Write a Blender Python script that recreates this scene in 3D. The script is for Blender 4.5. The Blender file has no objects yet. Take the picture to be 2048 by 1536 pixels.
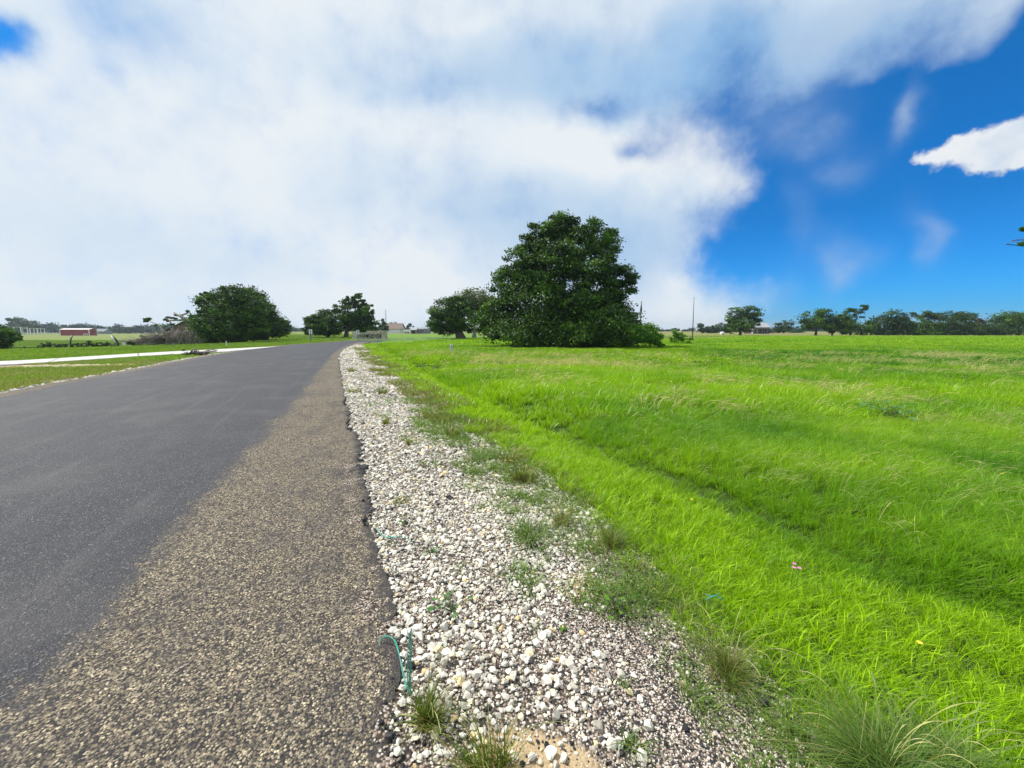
import bpy, math, random
import numpy as np
from math import radians as R
rng = np.random.default_rng(7); random.seed(7)
S = bpy.context.scene; COL = S.collection

# ------------------------------------------------------------------ camera
F, CX, CY, EYE = 800.0, 1024.0, 768.0, 1.5
PITCH = math.atan((CY - 660) / F)
cd = bpy.data.cameras.new('camera'); cam = bpy.data.objects.new('camera', cd); COL.objects.link(cam)
cam.location = (0, 0, EYE); cam.rotation_euler = (math.pi / 2 - PITCH, 0, 0)
cd.sensor_width = 36; cd.lens = F / 2048 * 36; cd.clip_start = 0.05; cd.clip_end = 6000
S.camera = cam
S.view_settings.view_transform = 'Standard'; S.view_settings.look = 'None'
S.view_settings.exposure = 0.4; S.view_settings.gamma = 1
S.cycles.max_bounces = 8; S.cycles.transparent_max_bounces = 8

# ------------------------------------------------------------------ sun and sky
SUN_AZ, SUN_EL = R(-72), R(56)          # azimuth from +Y towards +X
ld = bpy.data.lights.new('sun', 'SUN'); ld.energy = 3.9; ld.angle = R(2.5); ld.color = (1, .955, .87)
sun = bpy.data.objects.new('sun', ld); COL.objects.link(sun)
from mathutils import Vector, Matrix
sd = Vector((math.sin(SUN_AZ) * math.cos(SUN_EL), math.cos(SUN_AZ) * math.cos(SUN_EL), math.sin(SUN_EL)))
sun.rotation_euler = (sd).to_track_quat('Z', 'Y').to_euler()

W = bpy.data.worlds.new('World'); S.world = W; W.use_nodes = True
wt = W.node_tree; wt.nodes.clear()


class NT:
    def __init__(s, t): s.t = t
    def n(s, typ, **kw):
        nd = s.t.nodes.new(typ)
        for k, v in kw.items():
            if k.startswith('i_'):
                key = k[2:]; key = int(key) if key.isdigit() else key.replace('_', ' ')
                sock = nd.inputs[key]
            else:
                setattr(nd, k, v); continue
            if isinstance(v, bpy.types.NodeSocket): s.t.links.new(v, sock)
            else: sock.default_value = v
        return nd
    def m(s, op, a, b=None, c=None, clamp=False):
        nd = s.t.nodes.new('ShaderNodeMath'); nd.operation = op; nd.use_clamp = clamp
        for i, v in enumerate((a, b, c)):
            if v is None: continue
            if isinstance(v, bpy.types.NodeSocket): s.t.links.new(v, nd.inputs[i])
            else: nd.inputs[i].default_value = v
        return nd.outputs[0]
    def v(s, op, a, b=None):
        nd = s.t.nodes.new('ShaderNodeVectorMath'); nd.operation = op
        for i, v in enumerate((a, b)):
            if v is None: continue
            if isinstance(v, bpy.types.NodeSocket): s.t.links.new(v, nd.inputs[i])
            else: nd.inputs[i].default_value = v
        return nd.outputs['Value'] if op in ('DOT_PRODUCT', 'LENGTH') else nd.outputs[0]
    def mix(s, f, a, b, mode='MIX'):
        nd = s.t.nodes.new('ShaderNodeMix'); nd.data_type = 'RGBA'; nd.blend_type = mode
        for i, v in ((0, f), (6, a), (7, b)):
            if isinstance(v, bpy.types.NodeSocket): s.t.links.new(v, nd.inputs[i])
            else: nd.inputs[i].default_value = v if i == 0 else (tuple(v) + (1,))[:4]
        return nd.outputs[2]
    def noise(s, vec, scale, detail=4, rough=.5, dist=0):
        nd = s.n('ShaderNodeTexNoise'); nd.inputs['Scale'].default_value = scale
        nd.inputs['Detail'].default_value = detail; nd.inputs['Roughness'].default_value = rough
        nd.inputs['Distortion'].default_value = dist
        if vec is not None: s.t.links.new(vec, nd.inputs['Vector'])
        return nd.outputs[0]
    def ss(s, x, a, b):
        nd = s.t.nodes.new('ShaderNodeMapRange'); nd.interpolation_type = 'SMOOTHSTEP'
        s.t.links.new(x, nd.inputs[0]); nd.inputs[1].default_value = a; nd.inputs[2].default_value = b
        return nd.outputs[0]
    def ramp(s, x, stops):
        nd = s.t.nodes.new('ShaderNodeValToRGB'); s.t.links.new(x, nd.inputs[0])
        e = nd.color_ramp.elements
        while len(e) < len(stops): e.new(.5)
        for i, (p, c) in enumerate(stops): e[i].position = p; e[i].color = tuple(c) + (1,)
        return nd.outputs[0]
    def l(s, a, b): s.t.links.new(a, b)


def azel(px, row):
    u = (px - CX) / F; v = (CY - row) / F
    d = Vector((u, math.cos(PITCH) + v * math.sin(PITCH), -math.sin(PITCH) + v * math.cos(PITCH))).normalized()
    return math.atan2(d.x, d.y), math.asin(d.z)


w = NT(wt)
sky = w.n('ShaderNodeTexSky', sky_type='NISHITA', sun_disc=False, sun_elevation=SUN_EL, sun_rotation=SUN_AZ,
          air_density=1.0, dust_density=0.3, ozone_density=2.5)
tc = w.n('ShaderNodeTexCoord').outputs['Generated']
sep = w.n('ShaderNodeSeparateXYZ', i_0=tc)
az = w.m('ARCTAN2', sep.outputs[0], sep.outputs[1])
el = w.m('ARCSINE', sep.outputs[2])
comb = w.n('ShaderNodeCombineXYZ', i_0=az, i_1=el)
nz = w.n('ShaderNodeTexNoise', i_Scale=5.0, i_Detail=6.0, i_Roughness=.5); w.l(tc, nz.inputs['Vector'])
warp = w.v('SUBTRACT', nz.outputs['Color'], (.5, .5, .5))
warp = w.v('MULTIPLY', warp, (.22, .18, 0))
Pw = w.v('ADD', comb.outputs[0], warp)


def field(base, blobs, vec, sharp=1):
    acc = base
    for (px, row, rx, ry, wt_) in blobs:
        a, e = azel(px, row); a2, _ = azel(px + rx, row); _, e2 = azel(px, row - ry)
        k = 1 / max(abs(a2 - a), .01); q = 1 / max(abs(e2 - e), .01)
        V = w.v('MULTIPLY', w.v('SUBTRACT', vec, (a, e, 0)), (k, q, 0))
        D = w.v('DOT_PRODUCT', V, V)
        if sharp > 1: D = w.m('POWER', D, float(sharp))
        g = w.m('EXPONENT', w.m('MULTIPLY', D, -1.0))
        acc = w.m('MULTIPLY_ADD', g, wt_, acc)
    return acc


COVER = [(1520, 330, 190, 180, -.22), (1800, 400, 400, 210, -1.5), (1980, 180, 250, 120, -.9), (1560, 480, 190, 110, -.7), (1800, 600, 300, 100, -1.2),
         (2500, 330, 420, 420, -1.6), (1235, 195, 60, 34, -.5), (1285, 300, 40, 30, -.35), (-40, 50, 70, 45, -1.0),
         (290, 90, 110, 70, -.2), (1420, 225, 170, 70, -.36), (1640, 235, 160, 90, -.6), (1540, 300, 90, 60, -.4), (2130, 60, 120, 120, -1.2), (1700, 215, 220, 60, -.5),
         (1430, 520, 60, 60, -.4), (1560, 620, 70, 40, -.4), (800, 170, 130, 60, -.12), (1180, 330, 110, 60, .3), (1440, 370, 80, 50, .3), (1470, 430, 40, 24, .25)]
WISP = [(1695, 510, 50, 42, .62), (1868, 500, 32, 55, .5), (1862, 205, 26, 60, .55), (1700, 345, 70, 36, .30), (1640, 280, 60, 40, .35), (1700, 50, 300, 60, .6), (1560, 250, 120, 60, .3),
        (1600, 450, 40, 60, .2), (1540, 600, 40, 50, .2)]
CUM = [(1970, 300, 80, 46, .9), (1890, 306, 75, 36, .8), (1840, 318, 40, 12, .4), (2050, 280, 60, 44, .9), (2120, 285, 80, 45, 1.0), (2000, 332, 80, 14, .4), (1925, 270, 24, 14, .3)]
SHADE = [(300, 90, 150, 80, -.45), (790, 165, 170, 75, -.32), (1000, 170, 230, 110, -.28), (1250, 120, 280, 120, -.5), (700, 370, 110, 90, -.30), (960, 440, 150, 90, -.45),
         (1240, 470, 180, 150, -.62), (1500, 150, 230, 130, -.7), (1330, 210, 110, 60, -.3), (380, 500, 330, 60, -.18), (100, 400, 200, 60, -.10), (1330, 310, 120, 90, .5), (880, 260, 110, 70, .12), (780, 520, 110, 110, .28),
         (1180, 300, 130, 70, .35), (1470, 350, 70, 50, .3), (1800, 60, 300, 90, -.5), (1380, 610, 130, 60, .15), (640, 220, 250, 150, .12), (1000, 30, 250, 30, .1), (0, 60, 60, 50, -.5), (265, 200, 25, 20, -.15)]
fbm = w.noise(tc, 7, 7, .55); fine = w.noise(tc, 26, 8, .62); big = w.noise(tc, 2.2, 3, .5)
c0 = field(1.0, COVER, Pw, 1)
c0 = w.m('ADD', c0, w.m('MULTIPLY', w.m('SUBTRACT', fbm, .5), 1.0))
c0 = w.m('ADD', c0, w.m('MULTIPLY', w.m('SUBTRACT', fine, .5), .45))
# away from the photographed part the cloud deck breaks up
back = w.ss(w.m('ABSOLUTE', az), 1.1, 1.8)
c0 = w.m('ADD', c0, w.m('MULTIPLY', back, w.m('MULTIPLY_ADD', big, 3.0, -1.7)))
cov = w.ss(c0, .0, 1.08)
fw = w.ss(fbm, .38, .66)
wis = w.m('MULTIPLY', field(0.0, WISP, Pw), w.m('MULTIPLY_ADD', fw, .8, .35), clamp=True)
vec2 = w.v('ADD', comb.outputs[0], w.v('MULTIPLY', w.v('SUBTRACT', w.n('ShaderNodeTexNoise', i_Vector=tc, i_Scale=22.0, i_Detail=8.0, i_Roughness=.65).outputs['Color'], (.5, .5, .5)), (.06, .045, 0)))
cu = w.ss(w.m('ADD', field(0.0, CUM, vec2, 1), w.m('MULTIPLY', w.m('SUBTRACT', fine, .5), .7)), .40, .95)
tint = w.ramp(w.m('MULTIPLY', el, 1.0), [(0.0, (.075, .54, 1.2)), (.10, (.03, .52, 1.12)), (.22, (.010, .47, .96)), (.5, (.014, .60, 1.10))])
skyc = w.mix(1.0, sky.outputs[0], tint, 'MULTIPLY')
shade = field(.93, SHADE, Pw, 1)
shade = w.m('ADD', shade, w.m('MULTIPLY', w.m('SUBTRACT', fbm, .5), .35), clamp=True)
K = 7.5
cc = w.ramp(shade, [(0, (.30 * K, .53 * K, .82 * K)), (.45, (.50 * K, .66 * K, .85 * K)), (.85, (.74 * K, .83 * K, .92 * K)), (1, (.84 * K, .89 * K, .93 * K))])
col = w.mix(cov, skyc, cc)
col = w.mix(wis, col, (.46 * K, .58 * K, .76 * K))
cushade = w.mix(w.ss(fbm, .35, .6), (.55 * K, .68 * K, .84 * K), (.86 * K, .89 * K, .92 * K))
col = w.mix(cu, col, cushade)
bg = w.n('ShaderNodeBackground', i_Color=col, i_Strength=.1)
wo = w.n('ShaderNodeOutputWorld'); w.l(bg.outputs[0], wo.inputs[0])
W.cycles.sampling_method = 'MANUAL'; W.cycles.sample_map_resolution = 512

# ------------------------------------------------------------------ helpers
def tag(o, label=None, cat=None, group=None, kind=None):
    if label: o['label'] = label
    if cat: o['category'] = cat
    if group: o['group'] = group
    if kind: o['kind'] = kind
    return o


def link(name, me, mat=None, parent=None):
    o = bpy.data.objects.new(name, me); COL.objects.link(o)
    if mat: me.materials.append(mat)
    if parent: o.parent = parent
    return o


def empty(name, loc, rz=0, **k):
    o = bpy.data.objects.new(name, None); COL.objects.link(o); o.location = loc; o.rotation_euler = (0, 0, rz)
    o.empty_display_size = .2
    return tag(o, **k)


def fastmesh(name, V, Q, smooth=False, attrs=None):
    """V (n,3); Q (m,k) with k = 3 or 4, or list of such arrays"""
    me = bpy.data.meshes.new(name)
    Qs = Q if isinstance(Q, list) else [Q]
    Qs = [q for q in Qs if len(q)]
    V = np.asarray(V, np.float32)
    me.vertices.add(len(V)); me.vertices.foreach_set('co', V.ravel())
    idx = np.concatenate([np.asarray(q, np.int32).ravel() for q in Qs])
    tot = np.concatenate([np.full(len(q), q.shape[1], np.int32) for q in Qs])
    st = np.concatenate([[0], np.cumsum(tot)[:-1]]).astype(np.int32)
    me.loops.add(len(idx)); me.loops.foreach_set('vertex_index', idx)
    me.polygons.add(len(tot)); me.polygons.foreach_set('loop_start', st)
    me.polygons.foreach_set('use_smooth', np.full(len(tot), smooth))
    me.update(calc_edges=True); me.validate()
    for k, a in (attrs or {}).items():
        at = me.attributes.new(k, 'FLOAT', 'POINT'); at.data.foreach_set('value', np.asarray(a, np.float32))
    return me


class MB:
    """collects simple solids into one mesh"""
    def __init__(s): s.V = []; s.F = []
    def add(s, V, Fc):
        o = len(s.V); s.V += [tuple(v) for v in V]; s.F += [tuple(i + o for i in f) for f in Fc]; return s
    def box(s, c, d, rz=0, taper=1.0):
        x, y, z = [q / 2 for q in d]; cr, sr = math.cos(rz), math.sin(rz); V = []
        for (a, b, e) in ((-1, -1, -1), (1, -1, -1), (1, 1, -1), (-1, 1, -1), (-1, -1, 1), (1, -1, 1), (1, 1, 1), (-1, 1, 1)):
            t = taper if e > 0 else 1
            X, Y = a * x * t, b * y * t
            V.append((c[0] + X * cr - Y * sr, c[1] + X * sr + Y * cr, c[2] + e * z))
        return s.add(V, [(0, 3, 2, 1), (4, 5, 6, 7), (0, 1, 5, 4), (1, 2, 6, 5), (2, 3, 7, 6), (3, 0, 4, 7)])
    def tube(s, pts, rad, n=6):
        pts = [Vector(p) for p in pts]; k = len(pts)
        if not hasattr(rad, '__len__'): rad = [rad] * k
        V = []; prev = None
        for i, p in enumerate(pts):
            t = (pts[min(i + 1, k - 1)] - pts[max(i - 1, 0)])
            t = t.normalized() if t.length > 1e-6 else Vector((0, 0, 1))
            if prev is None: a = t.orthogonal().normalized()
            else:
                a = prev - t * prev.dot(t); a = a.normalized() if a.length > 1e-5 else t.orthogonal().normalized()
            prev = a; b = t.cross(a)
            for j in range(n):
                q = 2 * math.pi * j / n; V.append(p + (a * math.cos(q) + b * math.sin(q)) * rad[i])
        Fc = [(i * n + j, i * n + (j + 1) % n, (i + 1) * n + (j + 1) % n, (i + 1) * n + j) for i in range(k - 1) for j in range(n)]
        Fc += [tuple(range(n - 1, -1, -1)), tuple((k - 1) * n + j for j in range(n))]
        return s.add(V, Fc)
    def build(s, name, mat, parent=None, smooth=False):
        me = bpy.data.meshes.new(name); me.from_pydata(s.V, [], s.F); me.update()
        if smooth: me.polygons.foreach_set('use_smooth', [True] * len(me.polygons))
        return link(name, me, mat, parent)


# --- ground planning -------------------------------------------------------
def G(px, row, z=0):
    u = (px - CX) / F; v = (CY - row) / F
    dy = math.cos(PITCH) + v * math.sin(PITCH); dz = -math.sin(PITCH) + v * math.cos(PITCH)
    t = (z - EYE) / dz
    return (u * t, dy * t)


def X(px, y, z=0):      # world x seen at column px for a point at distance y, height z
    return (px - CX) / F * (y * math.cos(PITCH) + (EYE - z) * math.sin(PITCH))


def Z(row, y):          # height seen at that row at distance y
    v = (CY - row) / F
    return EYE + y * (-math.sin(PITCH) + v * math.cos(PITCH)) / (math.cos(PITCH) + v * math.sin(PITCH))


def sm(t): t = np.clip(t, 0, 1); return t * t * (3 - 2 * t)


def vnoise(x, y, sc, seed=0):
    """cheap smooth value noise"""
    x = np.asarray(x, float) / sc + 131.7 * seed; y = np.asarray(y, float) / sc + 57.3 * seed
    xi = np.floor(x); yi = np.floor(y); fx = x - xi; fy = y - yi; fx = fx * fx * (3 - 2 * fx); fy = fy * fy * (3 - 2 * fy)
    def h(a, b):
        q = np.sin(a * 127.1 + b * 311.7 + seed * 13.1) * 43758.5453; return q - np.floor(q)
    return (h(xi, yi) * (1 - fx) + h(xi + 1, yi) * fx) * (1 - fy) + (h(xi, yi + 1) * (1 - fx) + h(xi + 1, yi + 1) * fx) * fy


ER = [(7.5, -18), (1.6, -3.5), (-.05, .4)] + [G(*q) for q in ((806, 1536), (792, 1400), (782, 1290), (768, 1200), (744, 1100), (727, 1000), (710, 900), (692, 800), (681, 740), (679, 712), (688, 698), (712, 689))] \
     + [G(760, 682), G(800, 679.6), G(850, 678.3), G(960, 676.8), (5, 73.5), (40, 76)]
EL = [(-.5, -21), (-5.9, -5), (-8.6, 1.4)] + [G(*q) for q in ((0, 787), (120, 764), (250, 742), (390, 715), (500, 697), (600, 687.5), (660, 684))] \
     + [G(705, 680.5), G(750, 677.3), G(800, 675.6), G(870, 674.4), (-2, 84), (40, 86)]
DK = [(3, -18), (-1.3, -1.0)] + [G(*q) for q in ((0, 1420), (210, 1200), (350, 1060), (500, 900), (590, 800), (640, 740), (668, 705), (690, 692))] + [(-20.5, 55)]
GR = [(3, -6), (1.45, .3)] + [G(*q) for q in ((1690, 1536), (1560, 1400), (1365, 1200), (1160, 1000), (985, 870), (868, 790), (782, 740), (738, 700))] + [(-16.0, 42.5), (-18.8, 58)]
DI = [(4.2, -6), (3.3, 1)] + [G(*q) for q in ((2048, 1190), (1750, 1110), (1550, 1020), (1200, 890), (1060, 820), (900, 760), (800, 715))] + [(-15, 44), (-17, 58)]


def fx(poly):
    a = np.array(sorted(poly, key=lambda q: q[1])); return lambda y: np.interp(y, a[:, 1], a[:, 0])


xe, xg, xd, xk = fx([p for p in ER if p[1] < 60 and p[0] < 8]), fx(GR), fx(DI), fx(DK)
xl = fx([p for p in EL if p[1] < 60])


def H(x, y):
    x = np.asarray(x, float); y = np.asarray(y, float)
    z = np.zeros(np.broadcast(x, y).shape)
    near = sm((62 - y) / 15)
    # right verge falls gently into a shallow ditch, then the bank of the meadow
    e, g, d = xe(y), xg(y), xd(y)
    wd = np.maximum(d - g, .5)
    t = (x - e)
    z = z - near * np.where(t > 0, .02 + .05 * sm(t / np.maximum(g - e, .3)), 0)
    z = z - near * .13 * sm((x - g) / wd) * sm((d + .9 - x) / .9)
    z = z + near * .05 * sm((x - d - .2) / 1.2) * (1 - sm((x - d - 3) / 6))
    z = z - near * .05 * np.exp(-((x - d + .05) / (.16 + .02 * y)) ** 2) * (.4 + .9 * vnoise(x, y, 1.3, 33))
    fld = sm((x - g) / 2)
    z = z + fld * .05 * (vnoise(x, y, 1.1, 1) - .5) * sm(y / 1.5) + fld * .10 * (vnoise(x, y, 3.7, 2) - .5) * near
    # left side falls away behind the mown strip
    ra = x / np.maximum(y, 1)
    yc = np.interp(ra, [-1.28, -.97, -.84, -.65, -.5], [30, 36, 40, 47, 60])
    z = z - 1.8 * sm((y - yc) / 16) * sm((-.6 - ra) / .2) * (y > 5)
    lf = (x < xl(y)) | (y > 88)
    z = z - np.where((x < xl(y) + .1) & (y < 60), .03, 0)
    return z


def Hs(x, y): return float(H(x, y))


# ------------------------------------------------------------------ materials
def mat(name):
    m = bpy.data.materials.new(name); m.use_nodes = True; m.node_tree.nodes.clear()
    return m, NT(m.node_tree)


def finish(m, t, surf):
    o = t.n('ShaderNodeOutputMaterial'); t.l(surf, o.inputs[0]); return m


def bsdf(t, col, rough=.8, bump=None, bs=.3, bd=.02, spec=.4, metal=0):
    b = t.n('ShaderNodeBsdfPrincipled')
    for k, v in (('Base Color', col), ('Roughness', rough), ('Specular IOR Level', spec), ('Metallic', metal)):
        if isinstance(v, bpy.types.NodeSocket): t.l(v, b.inputs[k])
        else: b.inputs[k].default_value = tuple(v) + (1,) if isinstance(v, tuple) and len(v) == 3 else v
    if bump is not None:
        bp = t.n('ShaderNodeBump', i_Strength=bs, i_Distance=bd, i_Height=bump); t.l(bp.outputs[0], b.inputs['Normal'])
    return b.outputs[0]


def plain(name, col, rough=.7, var=.25, scale=6, spec=.3, bs=.2):
    m, t = mat(name); p = t.n('ShaderNodeTexCoord').outputs['Object']
    n = t.noise(p, scale, 6, .6)
    c = t.mix(n, tuple(x * (1 - var) for x in col), tuple(min(1, x * (1 + var)) for x in col))
    return finish(m, t, bsdf(t, c, rough, n, bs, .01, spec))


def leafmat(name, dark, light, trans=.45, tint=(1.25, 1.35, .5), gloss=.06):
    m, t = mat(name)
    v = t.n('ShaderNodeAttribute', attribute_name='v').outputs['Fac']
    c = t.mix(v, dark, light)
    tcl = t.mix(1.0, c, tint, 'MULTIPLY')
    d = t.n('ShaderNodeBsdfDiffuse', i_Color=c); tr = t.n('ShaderNodeBsdfTranslucent', i_Color=tcl)
    g = t.n('ShaderNodeBsdfGlossy', i_Roughness=.45); g.inputs['Color'].default_value = (.6, .6, .6, 1)
    mx = t.n('ShaderNodeMixShader', i_0=trans, i_1=d.outputs[0], i_2=tr.outputs[0])
    fr = t.n('ShaderNodeFresnel', i_IOR=1.4)
    f2 = t.m('MULTIPLY', fr.outputs[0], gloss)
    m2 = t.n('ShaderNodeMixShader', i_0=f2, i_1=mx.outputs[0], i_2=g.outputs[0])
    return finish(m, t, m2.outputs[0])


def grassmat(name, a, b, dry, base, trans=.5, drymix=0., tonea=None):
    """t: 0 at the root..1 at the tip, v: random per blade, tone: set per tuft"""
    m, t = mat(name)
    v = t.n('ShaderNodeAttribute', attribute_name='v').outputs['Fac']
    s = t.n('ShaderNodeAttribute', attribute_name='t').outputs['Fac']
    tone = t.n('ShaderNodeAttribute', attribute_name='tone', attribute_type='INSTANCER').outputs['Fac']
    ndry = t.n('ShaderNodeAttribute', attribute_name='dry', attribute_type='INSTANCER').outputs['Fac']
    c = t.mix(tone, a, b)
    c = t.mix(1.0, c, t.ramp(v, [(0, (.42, .50, .60)), (.6, (1.0, 1.0, 1.0)), (.92, (1.4, 1.28, 1.3)), (1, (1.8, 1.55, 3.0))]), 'MULTIPLY')
    isd = t.m('GREATER_THAN', t.m('ADD', v, ndry), .97 - drymix)
    c = t.mix(isd, c, dry)
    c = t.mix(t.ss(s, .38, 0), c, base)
    tcl = t.mix(1.0, c, (1.15, 1.2, .55), 'MULTIPLY')
    d = t.n('ShaderNodeBsdfDiffuse', i_Color=c); tr = t.n('ShaderNodeBsdfTranslucent', i_Color=tcl)
    mx = t.n('ShaderNodeMixShader', i_0=trans, i_1=d.outputs[0], i_2=tr.outputs[0])
    g = t.n('ShaderNodeBsdfGlossy', i_Roughness=.4); g.inputs['Color'].default_value = (.8, .8, .8, 1)
    f2 = t.m('MULTIPLY', t.n('ShaderNodeFresnel', i_IOR=1.4).outputs[0], .07)
    m2 = t.n('ShaderNodeMixShader', i_0=f2, i_1=mx.outputs[0], i_2=g.outputs[0])
    return finish(m, t, m2.outputs[0])


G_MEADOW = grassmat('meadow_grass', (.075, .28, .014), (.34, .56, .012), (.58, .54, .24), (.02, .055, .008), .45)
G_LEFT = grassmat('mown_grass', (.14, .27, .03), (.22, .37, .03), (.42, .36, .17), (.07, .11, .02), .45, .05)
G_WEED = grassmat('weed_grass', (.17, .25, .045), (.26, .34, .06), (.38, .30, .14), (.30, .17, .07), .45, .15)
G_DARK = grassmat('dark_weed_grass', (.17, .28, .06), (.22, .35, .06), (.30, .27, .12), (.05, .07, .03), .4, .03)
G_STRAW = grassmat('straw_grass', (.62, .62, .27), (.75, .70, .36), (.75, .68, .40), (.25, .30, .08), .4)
BARK = plain('bark', (.10, .085, .07), .95, .5, 9, .1, .8)
DEADWOOD = plain('dead_wood', (.33, .29, .26), .95, .35, 9, .1, .8)
LEAF_OAK = leafmat('oak_leaves', (.008, .026, .012), (.115, .24, .022), .22)
LEAF_FAR = leafmat('far_leaves', (.014, .036, .020), (.075, .14, .035), .22)
LEAF_LIGHT = leafmat('olive_leaves', (.05, .08, .022), (.14, .17, .05), .3)
LEAF_SHRUB = leafmat('shrub_leaves', (.06, .15, .02), (.20, .40, .04), .5)
LEAF_DEAD = leafmat('dead_leaves', (.05, .042, .040), (.17, .145, .125), .15, (1, 1, 1))
LEAF_WEED = leafmat('weed_leaves', (.06, .16, .05), (.13, .30, .08), .35)
LEAF_WOODS = leafmat('wood_leaves', (.014, .034, .026), (.035, .065, .040), .15)


def ground_mat():
    m, t = mat('ground_surface')
    p = t.n('ShaderNodeNewGeometry').outputs['Position']
    gv = t.n('ShaderNodeAttribute', attribute_name='gravel').outputs['Fac']
    sa = t.n('ShaderNodeAttribute', attribute_name='sand').outputs['Fac']
    br = t.n('ShaderNodeAttribute', attribute_name='brown').outputs['Fac']
    dk = t.n('ShaderNodeAttribute', attribute_name='dark').outputs['Fac']
    n1 = t.noise(p, .35, 5, .6); n2 = t.noise(p, 7, 5, .7); n3 = t.noise(p, 60, 4, .6)
    nh = t.m('MULTIPLY_ADD', n1, .6, t.m('MULTIPLY', n2, .4))
    g = t.ramp(nh, [(.3, (.075, .15, .02)), (.5, (.12, .23, .025)), (.7, (.19, .30, .04))])
    g = t.mix(dk, g, t.mix(n3, (.022, .045, .010), (.055, .085, .022)))
    g = t.mix(t.m('MULTIPLY', br, t.m('MULTIPLY_ADD', n2, 1.2, .3), clamp=True), g, (.21, .19, .075))
    # fine mixed grit
    vo = t.n('ShaderNodeTexVoronoi', i_Scale=95.0); t.l(p, vo.inputs['Vector'])
    sepc = t.n('ShaderNodeSeparateColor', i_0=vo.outputs['Color'])
    grit = t.ramp(sepc.outputs[0], [(0, (.035, .035, .04)), (.28, (.06, .055, .055)), (.34, (.30, .24, .19)), (.6, (.42, .34, .28)), (.8, (.5, .46, .4)), (1, (.66, .62, .55))])
    grit.node.color_ramp.interpolation = 'CONSTANT'
    grit = t.mix(t.ss(vo.outputs['Distance'], .35, .75), grit, (.07, .055, .04))
    soil = t.mix(n3, (.34, .25, .14), (.56, .43, .27))
    dirt = t.n('ShaderNodeAttribute', attribute_name='dirt').outputs['Fac']
    grit = t.mix(t.ss(t.m('ADD', dirt, t.m('MULTIPLY', n2, .8)), .8, 1.0), grit, soil)
    c = t.mix(t.ss(t.m('ADD', gv, t.m('MULTIPLY', t.m('SUBTRACT', n2, .5), .9)), .35, .65), g, grit)
    c = t.mix(t.ss(t.m('ADD', sa, t.m('MULTIPLY', t.m('SUBTRACT', n2, .5), .9)), .35, .65), c, t.mix(n2, (.34, .28, .18), (.55, .48, .35)))
    hgt = t.m('ADD', t.m('MULTIPLY', n2, .6), t.m('MULTIPLY', vo.outputs['Distance'], -.5))
    return finish(m, t, bsdf(t, c, .95, hgt, .6, .02, .15))


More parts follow.
